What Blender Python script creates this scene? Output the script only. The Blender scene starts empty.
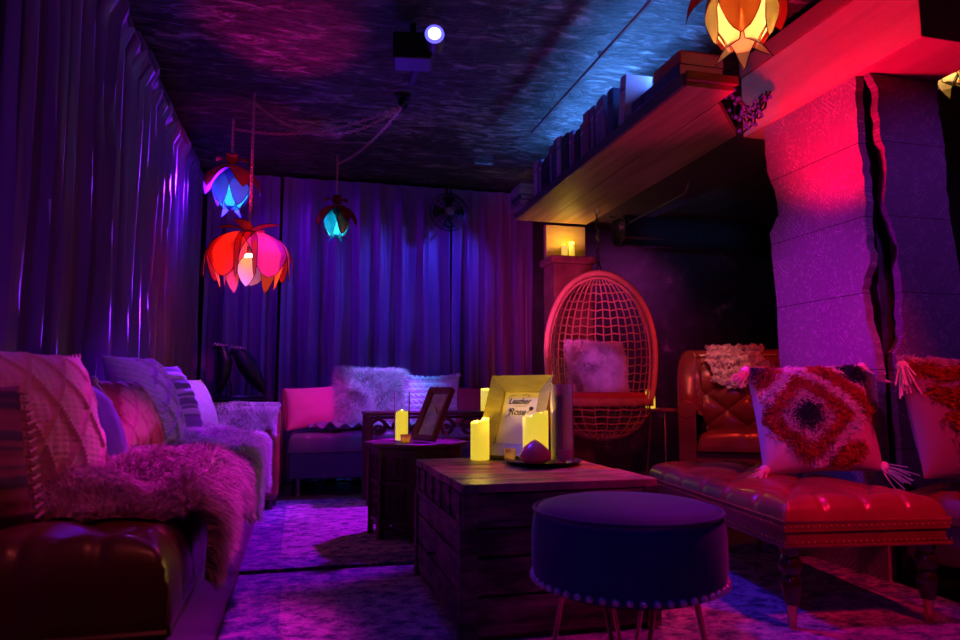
import bpy, math, random
from mathutils import Vector, Matrix, Euler, noise
PI = math.pi
rnd = random.Random(7)
S = bpy.context.scene
C = bpy.context.collection
def R(d): return d*PI/180
def lerp(a, b, t): return a+(b-a)*t
def sm(t):
    t = max(0.0, min(1.0, t)); return t*t*(3-2*t)

# ------------------------------------------------------------------ mesh builder
class MB:
    def __init__(s): s.v = []; s.f = []; s.M = Matrix()
    def add(s, vs, fs):
        o = len(s.v); s.v += [tuple(s.M @ Vector(p)) for p in vs]; s.f += [tuple(i+o for i in f) for f in fs]
    def box(s, c, d, rz=0, M=None):
        x, y, z = [q/2 for q in d]
        m = Matrix.Translation(c) @ (M if M is not None else Matrix.Rotation(rz, 4, 'Z'))
        vs = [m @ Vector(p) for p in ((-x,-y,-z),(x,-y,-z),(x,y,-z),(-x,y,-z),(-x,-y,z),(x,-y,z),(x,y,z),(-x,y,z))]
        s.add(vs, [(0,3,2,1),(4,5,6,7),(0,1,5,4),(1,2,6,5),(2,3,7,6),(3,0,4,7)]); return s
    def lathe(s, prof, c=(0,0,0), n=32, sx=1, sy=1, M=None):
        vs = []; fs = []; c = Vector(c)
        for r, z in prof:
            for i in range(n):
                a = 2*PI*i/n; p = Vector((r*sx*math.cos(a), r*sy*math.sin(a), z))
                vs.append((M @ p if M is not None else p)+c)
        for k in range(len(prof)-1):
            for i in range(n):
                j = (i+1) % n; fs.append((k*n+i, k*n+j, (k+1)*n+j, (k+1)*n+i))
        fs.append(tuple(reversed(range(n)))); fs.append(tuple((len(prof)-1)*n+i for i in range(n)))
        s.add(vs, fs); return s
    def cyl(s, c, r, h, n=24): return s.lathe([(r, 0), (r, h)], c, n)
    def ball(s, c, r, n=12, sz=1):
        k = max(4, n//2); return s.lathe([(max(1e-4, r*math.sin(PI*i/k)), -r*sz*math.cos(PI*i/k)) for i in range(k+1)], c, n)
    def tube(s, pts, r, n=6, closed=False, r2=None):
        pts = [Vector(p) for p in pts]; N = len(pts); vs = []; fs = []; up = None
        for i, p in enumerate(pts):
            if closed: t = pts[(i+1) % N]-pts[i-1]
            else: t = pts[min(i+1, N-1)]-pts[max(i-1, 0)]
            if t.length < 1e-9: t = Vector((0,0,1))
            t.normalize()
            if up is None: up = t.orthogonal().normalized()
            up = up-t*up.dot(t)
            if up.length < 1e-6: up = t.orthogonal()
            up.normalize(); b = t.cross(up)
            rr = r if r2 is None else lerp(r, r2, i/max(1, N-1))
            if callable(r): rr = r(i/max(1, N-1))
            for k in range(n):
                a = 2*PI*k/n; vs.append(p+(up*math.cos(a)+b*math.sin(a))*rr)
        for i in range(N if closed else N-1):
            j = (i+1) % N
            for k in range(n):
                l = (k+1) % n; fs.append((i*n+k, i*n+l, j*n+l, j*n+k))
        if not closed:
            fs.append(tuple(reversed(range(n)))); fs.append(tuple((N-1)*n+k for k in range(n)))
        s.add(vs, fs); return s
    def grid(s, fn, nu, nv, wu=False, wv=False):
        vs = [fn(i/nu, j/nv) for j in range(nv+(0 if wv else 1)) for i in range(nu+(0 if wu else 1))]
        W = nu+(0 if wu else 1); Hh = nv+(0 if wv else 1); fs = []
        for j in range(nv):
            for i in range(nu):
                i2 = (i+1) % W; j2 = (j+1) % Hh
                fs.append((j*W+i, j*W+i2, j2*W+i2, j2*W+i))
        s.add(vs, fs); return s
    def strand(s, p, d, L, w, sag=0.0, side=None):
        p = Vector(p); d = Vector(d).normalized()
        if side is None:
            side = d.cross(Vector((rnd.uniform(-1,1), rnd.uniform(-1,1), rnd.uniform(-1,1))))
            if side.length < 1e-4: side = d.orthogonal()
            side.normalize()
        m = p+d*L*.55; e = p+d*L*.95+Vector((0,0,-sag*L)); sw = side*w
        o = len(s.v); s.v += [tuple(s.M @ q) for q in (p-sw, p+sw, m-sw*.8, m+sw*.8, e)]
        s.f += [(o, o+1, o+3, o+2), (o+2, o+3, o+4)]
    def build(s, name, mat, parent=None, smooth=True, bevel=0, loc=None, rot=None, subsurf=0, solid=0):
        me = bpy.data.meshes.new(name); me.from_pydata(s.v, [], s.f); me.materials.append(mat)
        if smooth:
            me.shade_smooth() if hasattr(me, 'shade_smooth') else None
        o = bpy.data.objects.new(name, me); C.objects.link(o)
        if parent is not None: o.parent = parent
        if loc is not None: o.location = loc
        if rot is not None: o.rotation_euler = rot
        if solid:
            m = o.modifiers.new('solid', 'SOLIDIFY'); m.thickness = solid; m.offset = 0
        if bevel:
            m = o.modifiers.new('bevel', 'BEVEL'); m.width = bevel; m.segments = 2; m.limit_method = 'ANGLE'; m.harden_normals = False
        if subsurf:
            m = o.modifiers.new('sub', 'SUBSURF'); m.levels = subsurf; m.render_levels = subsurf
        if smooth and not subsurf:
            try: me.set_sharp_from_angle(angle=R(40))
            except Exception: pass
        return o

def tag(o, label=None, cat=None, group=None, kind=None):
    if label: o['label'] = label
    if cat: o['category'] = cat
    if group: o['group'] = group
    if kind: o['kind'] = kind
    return o
def thing(name, label, cat, loc=(0,0,0), rot=(0,0,0), group=None):
    o = bpy.data.objects.new(name, None); C.objects.link(o); o.location = loc; o.rotation_euler = rot
    o.empty_display_size = .05
    return tag(o, label, cat, group)
def struct(o): o['kind'] = 'structure'; return o
def copy_thing(o, parent=None):
    c = o.copy(); C.objects.link(c); c.parent = parent
    for ch in o.children: copy_thing(ch, c)
    return c

# ------------------------------------------------------------------ materials
def new_mat(name):
    m = bpy.data.materials.new(name); m.use_nodes = True; nt = m.node_tree
    return m, nt, nt.nodes['Principled BSDF']
class NB:
    """tiny node expression helper"""
    def __init__(s, nt): s.nt = nt
    def n(s, t, **k):
        x = s.nt.nodes.new(t)
        for a, b in k.items(): setattr(x, a, b)
        return x
    def put(s, sock, v):
        if isinstance(v, (int, float, tuple, list)): sock.default_value = v
        else: s.nt.links.new(v, sock)
    def m(s, op, a, b=0.0, c=0.0):
        x = s.n('ShaderNodeMath', operation=op); s.put(x.inputs[0], a); s.put(x.inputs[1], b); s.put(x.inputs[2], c); return x.outputs[0]
    def co(s, scale=(1,1,1), rot=(0,0,0)):
        t = s.n('ShaderNodeTexCoord'); mp = s.n('ShaderNodeMapping'); s.nt.links.new(t.outputs['Object'], mp.inputs[0])
        mp.inputs['Scale'].default_value = scale; mp.inputs['Rotation'].default_value = rot; return mp.outputs[0]
    def noise(s, vec, sc, det=4, rough=.55, dist=0):
        x = s.n('ShaderNodeTexNoise'); s.put(x.inputs['Vector'], vec); x.inputs['Scale'].default_value = sc
        x.inputs['Detail'].default_value = det; x.inputs['Roughness'].default_value = rough; x.inputs['Distortion'].default_value = dist
        return x.outputs['Fac']
    def ramp(s, fac, stops):
        x = s.n('ShaderNodeValToRGB'); s.put(x.inputs[0], fac); el = x.color_ramp.elements
        el[0].position, el[0].color = stops[0][0], (*stops[0][1], 1); el[1].position, el[1].color = stops[-1][0], (*stops[-1][1], 1)
        for p, c in stops[1:-1]:
            e = el.new(p); e.color = (*c, 1)
        return x.outputs[0]
    def mix(s, f, a, b):
        x = s.n('ShaderNodeMix', data_type='RGBA'); s.put(x.inputs[0], f)
        s.put(x.inputs[6], (*a, 1) if isinstance(a, tuple) and len(a) == 3 else a); s.put(x.inputs[7], (*b, 1) if isinstance(b, tuple) and len(b) == 3 else b)
        return x.outputs[2]
    def bump(s, h, st, dist=.01, bs=None):
        x = s.n('ShaderNodeBump'); s.put(x.inputs['Height'], h); x.inputs['Strength'].default_value = st; x.inputs['Distance'].default_value = dist
        s.nt.links.new(x.outputs[0], bs.inputs['Normal'])
def pm(name, col, rough=.6, metal=0, col2=None, sc=8, stretch=(1,1,1), bump=0, bsc=None, bd=.005, sheen=0, coat=0, spec=.5, lo=.3, hi=.7, det=4, trans=0):
    m, nt, b = new_mat(name); q = NB(nt)
    b.inputs['Base Color'].default_value = (*col, 1); b.inputs['Roughness'].default_value = rough; b.inputs['Metallic'].default_value = metal
    b.inputs['Sheen Weight'].default_value = sheen; b.inputs['Coat Weight'].default_value = coat; b.inputs['Coat Roughness'].default_value = .15
    b.inputs['Specular IOR Level'].default_value = spec; b.inputs['Transmission Weight'].default_value = trans
    if sheen: b.inputs['Sheen Roughness'].default_value = .4
    if col2: nt.links.new(q.ramp(q.noise(q.co(stretch), sc, det), [(lo, col), (hi, col2)]), b.inputs['Base Color'])
    if bump: q.bump(q.noise(q.co(stretch), bsc or sc, det), bump, bd, b)
    return m
def em(name, col, st):
    m, nt, b = new_mat(name); b.inputs['Base Color'].default_value = (*col, 1)
    b.inputs['Emission Color'].default_value = (*col, 1); b.inputs['Emission Strength'].default_value = st; return m

LEATHER = pm('brown_leather', (.16,.035,.022), .32, col2=(.30,.075,.04), sc=5, bump=.25, bsc=160, bd=.002, coat=.25)
LEATHER_D = pm('dark_leather', (.10,.028,.022), .36, col2=(.17,.05,.035), sc=4, bump=.25, bsc=150, bd=.002, coat=.2)
VELVET = pm('violet_velvet_curtain', (.17,.05,.24), .42, col2=(.25,.08,.34), sc=3, stretch=(1,1,.15), bump=.2, bsc=60, bd=.003, sheen=.15)
NAVY = pm('navy_velvet', (.018,.02,.11), .8, col2=(.04,.04,.17), sc=7, sheen=.35, bump=.1, bsc=30)
WOODD = pm('dark_carved_wood', (.045,.018,.012), .45, col2=(.11,.04,.025), sc=3, stretch=(8,8,1), bump=.3, bsc=6)
TURNED = pm('turned_leg_wood', (.03,.012,.01), .25, coat=.5)
WOODP = pm('pine_plank', (.20,.11,.055), .6, col2=(.42,.25,.13), sc=2.2, stretch=(9,.6,9), bump=.3, bsc=3, det=6)
WOODB = pm('painted_beam', (.42,.28,.20), .5, col2=(.60,.42,.30), sc=1.8, stretch=(6,.5,6), bump=.15, bsc=3)
CRATE = pm('weathered_crate_wood', (.03,.02,.018), .55, col2=(.26,.17,.13), sc=2.4, stretch=(2,2,9), bump=1, bsc=4, det=8, lo=.42, hi=.66, bd=.01)
CRATET = pm('weathered_crate_top', (.08,.04,.025), .42, col2=(.50,.30,.18), sc=2.6, stretch=(2,6,2), lo=.38, hi=.62, bd=.01, bump=1, bsc=4, det=8)
COPPER = pm('copper_metal', (.85,.38,.26), .28, 1)
BRASS = pm('brass_metal', (.85,.58,.22), .3, 1)
NAIL = pm('nailhead_metal', (.9,.85,.82), .3, .5)
IRON = pm('black_iron', (.02,.02,.022), .4, .8)
CHROME = pm('steel_rod', (.5,.5,.55), .3, 1)
BLACK = pm('matte_black', (.012,.012,.014), .5)
DUCT = pm('gloss_black_duct', (.012,.012,.014), .18, coat=.5)
RATTAN = pm('rattan_cane', (.52,.25,.12), .5, col2=(.66,.36,.19), sc=14, bump=.3, bsc=40)
REDPAD = pm('red_seat_pad', (.55,.07,.04), .7, bump=.3, bsc=50)
FURW = pm('white_fur', (.62,.52,.60), .75, col2=(.85,.76,.80), sc=9, spec=.2)
FURP = pm('dusty_fur', (.36,.24,.30), .75, col2=(.75,.60,.64), sc=6, spec=.2)
THROWK = pm('shaggy_throw', (.80,.66,.64), .8, col2=(.88,.78,.74), sc=20)
KNIT = pm('cream_knit', (.62,.46,.44), .85, col2=(.74,.58,.54), sc=30, bump=.5, bsc=120, bd=.004)
KNITB = pm('lilac_grey_knit', (.58,.46,.66), .85, col2=(.74,.62,.80), sc=30, bump=.5, bsc=120, bd=.004)
PALE = pm('pale_boucle', (.66,.58,.66), .85, col2=(.8,.72,.78), sc=60, bump=.8, bsc=90, bd=.006)
PINKF = pm('pink_cotton', (.85,.25,.45), .8, bump=.2, bsc=12)
BURG = pm('burgundy_cotton', (.40,.05,.08), .8, bump=.2, bsc=12)
PILE = pm('red_pile_wool', (.42,.03,.02), .85, col2=(.60,.07,.03), sc=40)
PILEN = pm('navy_pile_wool', (.02,.02,.05), .85)
PILEW = pm('white_pile_wool', (.72,.55,.60), .85, col2=(.85,.68,.72), sc=40)
COTTON = pm('natural_cotton', (.52,.42,.46), .85, bump=.4, bsc=150, bd=.003)
WAX = pm('ivory_wax', (.85,.70,.42), .5)
FLOOR = pm('dark_floorboards', (.06,.03,.025), .45, col2=(.14,.07,.05), sc=2, stretch=(8,.7,1), bump=.2, bsc=4)
DARKW = pm('dark_wall', (.02,.018,.022), .8)
REDBRICK = pm('weathered_red_post', (.20,.05,.05), .6, col2=(.42,.14,.12), sc=7, bump=.5, bsc=18, bd=.01, det=8)

def striped(name, a, b, freq, axis='Z', dist=.0):
    m, nt, bs = new_mat(name); q = NB(nt); t = q.n('ShaderNodeTexCoord'); sp = q.n('ShaderNodeSeparateXYZ'); nt.links.new(t.outputs['Object'], sp.inputs[0])
    x = q.m('ADD', sp.outputs[axis], q.m('MULTIPLY', q.noise(t.outputs['Object'], 9), .02))
    w = q.m('SINE', q.m('MULTIPLY', x, freq)); w2 = q.m('SINE', q.m('MULTIPLY', x, freq*2.7))
    f = q.m('ADD', q.m('MULTIPLY', w, .7), q.m('MULTIPLY', w2, .5))
    nt.links.new(q.ramp(f, [(.0, a), (.35, b)]), bs.inputs['Base Color']); bs.inputs['Roughness'].default_value = .85
    q.bump(q.m('ADD', f, q.noise(t.outputs['Object'], 120)), .4, .004, bs); return m
STRIPE1 = striped('dark_striped_cloth', (.22,.05,.08), (.05,.03,.06), 70)
STRIPE2 = striped('violet_striped_cloth', (.20,.14,.30), (.62,.52,.70), 62)

def ceiling_mat():
    m, nt, b = new_mat('crinkled_dark_ceiling'); q = NB(nt)
    v = q.co((3.2,9,1)); n1 = q.noise(v, 1.6, 9, .68, 1.2); n2 = q.noise(q.co((1,1,1)), .9, 4); n3 = q.noise(q.co((7,16,1)), 2.0, 6, .6, .6)
    col = q.ramp(q.m('ADD', q.m('MULTIPLY', n1, .7), q.m('MULTIPLY', n2, .3)), [(.44, (.008,.007,.009)), (.53, (.07,.06,.065)), (.63, (.42,.36,.38))])
    nt.links.new(col, b.inputs['Base Color']); b.inputs['Roughness'].default_value = .36
    q.bump(q.m('ADD', n1, q.m('MULTIPLY', n3, .6)), 1.0, .05, b); return m
def brick_mat():
    m, nt, b = new_mat('black_painted_block_wall'); q = NB(nt)
    t = q.co((1,1,1), (R(90),0,0)); br = q.n('ShaderNodeTexBrick'); nt.links.new(t, br.inputs[0])
    br.inputs['Scale'].default_value = 1; br.inputs['Brick Width'].default_value = .55; br.inputs['Row Height'].default_value = .26; br.inputs['Mortar Size'].default_value = .008
    n = q.noise(q.co(), 7, 8, .65); pt = q.noise(q.co(), 2.2, 5)
    f = q.m('MULTIPLY', n, pt); col = q.ramp(f, [(.24, (.022,.013,.02)), (.36, (.05,.03,.045)), (.46, (.25,.15,.17))])
    nt.links.new(col, b.inputs['Base Color']); b.inputs['Roughness'].default_value = .65
    q.bump(q.m('SUBTRACT', n, q.m('MULTIPLY', br.outputs['Fac'], .8)), .7, .015, b); return m
def tile_mat(name, ax, base=(.22,.15,.22), light=(.50,.38,.46), seam=True):
    m, nt, b = new_mat(name); q = NB(nt); t = q.n('ShaderNodeTexCoord'); sp = q.n('ShaderNodeSeparateXYZ'); nt.links.new(t.outputs['Object'], sp.inputs[0])
    u, v = sp.outputs[ax], sp.outputs['Z']; T = .155
    cu = q.m('FLOOR', q.m('DIVIDE', u, T)); cv = q.m('FLOOR', q.m('DIVIDE', v, T))
    fu = q.m('SUBTRACT', q.m('FRACT', q.m('DIVIDE', u, T)), .5); fv = q.m('SUBTRACT', q.m('FRACT', q.m('DIVIDE', v, T)), .5)
    r = q.m('SQRT', q.m('ADD', q.m('MULTIPLY', fu, fu), q.m('MULTIPLY', fv, fv))); a = q.m('ARCTAN2', fv, fu)
    pet = q.m('MULTIPLY', q.m('COSINE', q.m('MULTIPLY', a, 8)), .08); rings = q.m('ABSOLUTE', q.m('SINE', q.m('MULTIPLY', q.m('ADD', r, pet), 22)))
    dia = q.m('ABSOLUTE', q.m('SINE', q.m('MULTIPLY', q.m('ADD', q.m('ABSOLUTE', fu), q.m('ABSOLUTE', fv)), 19)))
    wn = q.n('ShaderNodeTexWhiteNoise', noise_dimensions='2D'); cb = q.n('ShaderNodeCombineXYZ')
    q.put(cb.inputs[0], cu); q.put(cb.inputs[1], cv); nt.links.new(cb.outputs[0], wn.inputs['Vector'])
    pick = q.m('GREATER_THAN', wn.outputs['Value'], .5)
    pat = q.m('ADD', q.m('MULTIPLY', rings, pick), q.m('MULTIPLY', dia, q.m('SUBTRACT', 1.0, pick)))
    line = q.m('LESS_THAN', pat, .34)
    n = q.noise(q.co(), 9, 7, .7); n2 = q.noise(q.co(), 45, 5, .7)
    f = q.m('MULTIPLY', line, q.m('GREATER_THAN', q.m('ADD', n, q.m('MULTIPLY', n2, .7)), .89))
    f = q.m('ADD', q.m('MULTIPLY', f, .75), q.m('MULTIPLY', q.m('GREATER_THAN', n2, .56), .28))
    row = q.m('LESS_THAN', q.m('FRACT', q.m('DIVIDE', q.m('ADD', v, .12), .335)), .012) if seam else 0.0
    col = q.mix(row, q.mix(f, base, light), (.03,.02,.03)); nt.links.new(col, b.inputs['Base Color'])
    b.inputs['Roughness'].default_value = .6; q.bump(q.m('SUBTRACT', q.m('ADD', f, q.m('MULTIPLY', n2, .5)), q.m('MULTIPLY', row, 2.0)), .5, .004, b); return m
def rug_mat(name, x0, x1, y0, y1, bw=.19):
    m, nt, b = new_mat(name); q = NB(nt); t = q.n('ShaderNodeTexCoord'); sp = q.n('ShaderNodeSeparateXYZ'); nt.links.new(t.outputs['Object'], sp.inputs[0])
    x, y = sp.outputs['X'], sp.outputs['Y']
    d = q.m('MINIMUM', q.m('MINIMUM', q.m('SUBTRACT', x, x0), q.m('SUBTRACT', x1, x)), q.m('MINIMUM', q.m('SUBTRACT', y, y0), q.m('SUBTRACT', y1, y)))
    bor = q.m('LESS_THAN', d, bw)
    n1 = q.noise(q.co((1,1.3,1)), 16, 8, .8, .3); n2 = q.noise(q.co((30,90,1)), 2, 3)
    mx = q.m('SINE', q.m('MULTIPLY', x, 40)); my = q.m('SINE', q.m('MULTIPLY', y, 40)); mo = q.m('MULTIPLY', q.m('MULTIPLY', mx, my), .025)
    f = q.m('ADD', q.m('ADD', n1, mo), q.m('MULTIPLY', q.m('SUBTRACT', n2, .5), .25))
    cin = q.ramp(f, [(.40, (.07,.05,.16)), (.5, (.36,.24,.38)), (.60, (.60,.44,.54))])
    cbo = q.ramp(f, [(.40, (.04,.04,.18)), (.52, (.20,.14,.34)), (.62, (.46,.32,.46))])
    nt.links.new(q.mix(bor, cin, cbo), b.inputs['Base Color']); b.inputs['Roughness'].default_value = .95; b.inputs['Specular IOR Level'].default_value = .1
    q.bump(q.m('ADD', n2, n1), .5, .006, b); return m
def glass_mat(name='clear_glass', tint=(1,1,1)):
    m, nt, b = new_mat(name); b.inputs['Base Color'].default_value = (*tint, 1); b.inputs['Transmission Weight'].default_value = 1; b.inputs['Roughness'].default_value = .04; b.inputs['IOR'].default_value = 1.3; return m
def petal_mat(name, col):
    m = bpy.data.materials.new(name); m.use_nodes = True; nt = m.node_tree; nt.nodes.clear(); q = NB(nt)
    o = q.n('ShaderNodeOutputMaterial'); tr = q.n('ShaderNodeBsdfTranslucent'); di = q.n('ShaderNodeBsdfDiffuse'); mx = q.n('ShaderNodeMixShader')
    tr.inputs[0].default_value = (*col, 1); di.inputs[0].default_value = (*[c*.55 for c in col], 1); mx.inputs[0].default_value = .62
    nt.links.new(tr.outputs[0], mx.inputs[1]); nt.links.new(di.outputs[0], mx.inputs[2]); mx.inputs[0].default_value = .35
    nt.links.new(mx.outputs[0], o.inputs[0]); return m
GLASS = glass_mat(); FROST = glass_mat('smoked_glass', (.80,.70,.85)); FROST.node_tree.nodes['Principled BSDF'].inputs['Transmission Weight'].default_value = .82; FROST.node_tree.nodes['Principled BSDF'].inputs['Roughness'].default_value = .12
RUG1 = rug_mat('faded_rug_back', -.26, 1.65, 3.30, 5.28); RUG2 = rug_mat('faded_rug_front', -.24, 2.4, .6, 3.24)

# ------------------------------------------------------------------ room
W0, W1, YB, YN, ZC = -.95, 5.2, 6.40, -1.6, 2.70
def slab(name, c, d, mat): return struct(MB().box(c, d).build(name, mat, smooth=False))
slab('floor', ((W0+W1)/2, (YB+YN)/2, -.05), (W1-W0+.2, YB-YN+.2, .1), FLOOR)
slab('ceiling', ((W0+W1)/2, (YB+YN)/2, ZC+.05), (W1-W0+.2, YB-YN+.2, .1), ceiling_mat())
slab('wall_left', (W0-.05, (YB+YN)/2, ZC/2), (.1, YB-YN+.2, ZC), DARKW)
slab('wall_right', (W1+.05, (YB+YN)/2, ZC/2), (.1, YB-YN+.2, ZC), DARKW)
slab('wall_back', ((W0+W1)/2, YB+.05, ZC/2), (W1-W0, .1, ZC), brick_mat())
slab('wall_front', ((W0+W1)/2, YN-.05, ZC/2), (W1-W0, .1, ZC), DARKW)

# ------------------------------------------------------------------ curtains
def curtain(name, label, p0, p1, nrm, z0, z1, seed, amp=.05, period=.105, scallop=0.0, group=None):
    r = random.Random(seed); p0 = Vector(p0); p1 = Vector(p1); L = (p1-p0).length; d = (p1-p0)/L; nrm = Vector(nrm)
    nu = int(L/.0065); nv = 26
    ph = [0.0]; am = []
    for i in range(nu+1):
        s = i/nu*L
        loc = period*(1+.45*noise.noise(Vector((s*3.1, seed, 0))))
        ph.append(ph[-1]+2*PI*(L/nu)/loc)
        am.append(.55+.75*abs(noise.noise(Vector((s*4.3, seed+9, 1))))*2)
    def fn(u, v):
        i = int(round(u*nu)); s = u*L; f = ph[i]
        low = 1-v   # 1 at bottom
        w = f+.9*noise.noise(Vector((s*1.5, v*1.1, seed)))+.35*noise.noise(Vector((s*5, v*2.2, seed)))
        o = .75*(1-2*abs(math.sin(w/2))**.65)+.25*math.sin(w)
        o += .35*math.sin(2.3*w+1.1*v*3)*low
        a = amp*am[i]*(.45+.55*min(1, low*1.6))
        if v > .96: a *= .5
        zt = z1-scallop*abs(math.sin(PI*s/.24))**.8 if scallop else z1
        z = lerp(z0, zt, v)
        bulge = .05*math.exp(-((v-.965)/.018)**2) if scallop else 0
        return p0+d*(s+.012*math.sin(w*2))+nrm*(o*a+bulge+.02*noise.noise(Vector((s*2, v*3, seed+3))))+Vector((0,0,z))
    o = MB().grid(fn, nu, nv).build(name, VELVET)
    tag(o, label, 'curtain', group); return o
curtain('curtain', 'long violet velvet curtain hung along the left wall behind the leather bench', (-.86, .2, 0), (-.86, 6.25, 0), (1,0,0), .02, 2.68, 3, amp=.075, period=.15, scallop=.08)
curtain('curtain', 'dark violet curtain panel in the far left corner behind the bird sculpture', (-.80, 6.22, 0), (-.20, 6.22, 0), (0,-1,0), .02, 2.66, 21, amp=.07, period=.15)
curtain('curtain', 'wide violet curtain on the back wall behind the fluffy cushions', (-.18, 6.22, 0), (1.30, 6.22, 0), (0,-1,0), .02, 2.66, 5, amp=.085, period=.21)
curtain('curtain', 'dark blue curtain panel beside the wooden post behind the caged fan', (1.32, 6.22, 0), (2.10, 6.22, 0), (0,-1,0), .02, 2.66, 8, amp=.08, period=.16)

# ------------------------------------------------------------------ overhead shelf, beam, posts
sh = thing('overhead_shelf', 'long pine plank shelf hung below the ceiling, holding a row of books', 'shelf', (1.7, 2.78, 2.2))
MB().box((.125, 1.33, .02), (.25, 2.66, .04)).build('shelf_board', WOODP, sh, bevel=.003)
pb = MB(); bp = [(.254,.14),(.60,.50),(.63,2.66),(.254,2.66)]
pb.add([(x,y,0) for x, y in bp]+[(x,y,.04) for x, y in bp], [(3,2,1,0),(4,5,6,7),(0,1,5,4),(1,2,6,5),(2,3,7,6),(3,0,4,7)]); pb.build('shelf_board', WOODP, sh, smooth=False)
MB().box((-.01, 1.33, .03), (.02, 2.66, .06)).build('edge_strip', pm('dark_violet_edge', (.08,.05,.10), .5), sh, bevel=.003)
MB().box((.125, -.012, .045), (.27, .024, .045)).build('end_strip', pm('red_brown_edge', (.16,.05,.03), .45), sh, bevel=.006)
MB().box((.90, 1.62, .06), (.5, 2.16, .04)).build('soffit_board', pm('dark_soffit', (.05,.03,.03), .7), sh)
beam = thing('ceiling_beam', 'heavy painted wooden beam running towards the viewer over the patterned pillar', 'beam', (2.36, 2.14, 2.2))
MB().box((.21, .58, .17), (.42, 1.16, .34)).build('beam_body', WOODB, beam, bevel=.004)
MB().box((.205, .58, .39), (.43, 1.16, .1)).build('top_rail', pm('dark_red_rail', (.25,.10,.08), .5), beam, bevel=.004)
low = struct(MB().box((3.72, 3.9, 2.45), (2.0, 5.2, .06)).build('trim_1', pm('brown_plank_soffit', (.05,.022,.012), .6, col2=(.11,.05,.025), sc=2, stretch=(1,6,1), bump=.4, bsc=4), smooth=False))
def slabpoly(name, pts, axis, pos, th, mat, parent):
    """thick panel from a jagged outline; axis 'X': pts=(y,z) plane x=pos ; axis 'Y': pts=(x,z)"""
    n = len(pts); vs = []
    for o in (0, th):
        for a, z in pts: vs.append((pos+o, a, z) if axis == 'X' else (a, pos+o, z))
    fs = [tuple(range(n)), tuple(reversed(range(n, 2*n)))]+[(i, (i+1) % n, n+(i+1) % n, n+i) for i in range(n)]
    b = MB(); b.add(vs, fs); return b.build(name, mat, parent, smooth=False)
pil = thing('patterned_pillar', 'square pillar clad in ornate patterned panels with ragged edges under the beam', 'pillar', (0,0,0))
MB().box((2.63, 2.79, 1.1), (.36, .56, 2.2)).build('core', pm('charred_core', (.012,.010,.016), .6, col2=(.05,.03,.05), sc=6, bump=.8, bsc=12, bd=.02), pil, smooth=False)
def jag(pts, n=5, a=.007, seed=0):
    r = random.Random(seed); out = []
    for k in range(len(pts)-1):
        (x0, z0), (x1, z1) = pts[k], pts[k+1]
        for i in range(n):
            t = i/n; out.append((lerp(x0, x1, t)+(r.uniform(-a, a) if i else 0), lerp(z0, z1, t)))
    out.append(pts[-1]); return out
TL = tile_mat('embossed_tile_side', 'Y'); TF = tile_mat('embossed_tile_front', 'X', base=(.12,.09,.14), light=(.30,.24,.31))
nearE = [(2.50,2.2),(2.505,2.0),(2.50,1.85),(2.48,1.70),(2.49,1.50),(2.475,1.36),(2.53,1.24),(2.515,1.1),(2.48,.98),(2.47,.85),(2.47,.0)]
farE = [(3.09,.0),(3.09,.9),(3.10,1.30),(3.13,1.62),(3.05,1.70),(3.07,1.80),(3.13,1.95),(3.14,2.2)]
slabpoly('side_panel', jag(nearE, seed=1)+jag(farE, seed=2), 'X', 2.375, .04, TL, pil)
leftE = [(2.41,2.2),(2.45,2.13),(2.445,1.95),(2.47,1.8),(2.45,1.6),(2.50,1.45),(2.515,1.2),(2.50,1.02),(2.455,.96),(2.46,.0)]
rightE = [(2.845,.0),(2.845,.9),(2.85,1.2),(2.82,1.45),(2.79,1.7),(2.80,1.9),(2.775,2.05),(2.78,2.2)]
slabpoly('front_panel', jag(leftE, seed=3)+jag(rightE, seed=4), 'Y', 2.455, .04, TF, pil)
# far post with candle ledge
post = thing('wooden_post', 'weathered red post with a yellow lit candle ledge under the far end of the shelf', 'post', (2.16, 5.46, 0))
MB().box((0, 0, .92), (.34, .26, 1.84)).build('lower_post', REDBRICK, post, bevel=.01)
MB().box((0, -.005, 1.87), (.40, .30, .06)).build('ledge', REDBRICK, post, bevel=.01)
MB().box((.01, .09, 2.05), (.36, .06, .30)).build('upper_board', pm('yellow_pine', (.55,.36,.12), .6, col2=(.68,.48,.20), sc=2, stretch=(2,2,8), bump=.2), post, bevel=.004)

# duct, rods, pipes
d = thing('air_duct', 'glossy black air duct along the dark block wall above the armchair', 'duct', (3.25, 5.3, 2.14))
Mx = Matrix.Rotation(R(90), 4, 'Y')
MB().lathe([(.001,-.64),(.12,-.64),(.13,-.70),(.145,-.70),(.145,-.66),(.135,-.65),(.135,.80),(.13,.82)], n=32, M=Mx).build('duct_pipe', DUCT, d)
for x in (-.5, .0, .5): MB().lathe([(.139,-.012),(.139,.012)], (x,0,0), 32, M=Mx).build('duct_band', DUCT, d)
for x in (-.6, .6): MB().tube([(x,0,.13),(x,0,.29)], .008).build('hanger_rod', IRON, d)
cb = MB()
for k in range(4):
    x0 = 2.52+.05*k; cb.tube([(x0+.05*math.sin(i*.5+k), 5.28+.02*k, 2.40-.02*i-.10*math.sin(PI*i/14)*(1 if k % 2 else .6)+.28*(i/14)**3) for i in range(15)], .006)
tag(cb.build('looped_cable', IRON), 'black cables looping down beside the end of the air duct', 'cable')
tag(MB().tube([(2.59,5.2,2.243),(2.59,5.15,2.17),(2.59,4.3,2.175),(2.59,4.25,2.243)], .006).build('metal_rod', CHROME), 'thin metal rod under the shelf beside the hanging chair hook', 'rod')
rod = MB().tube([(1.55,4.55,2.62),(1.55,1.9,2.62)], .008); rod.ball((1.55,4.55,2.62), .014)
for y in (4.4, 3.4, 2.4): rod.box((1.55, y, 2.637), (.02,.012,.026))
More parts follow.
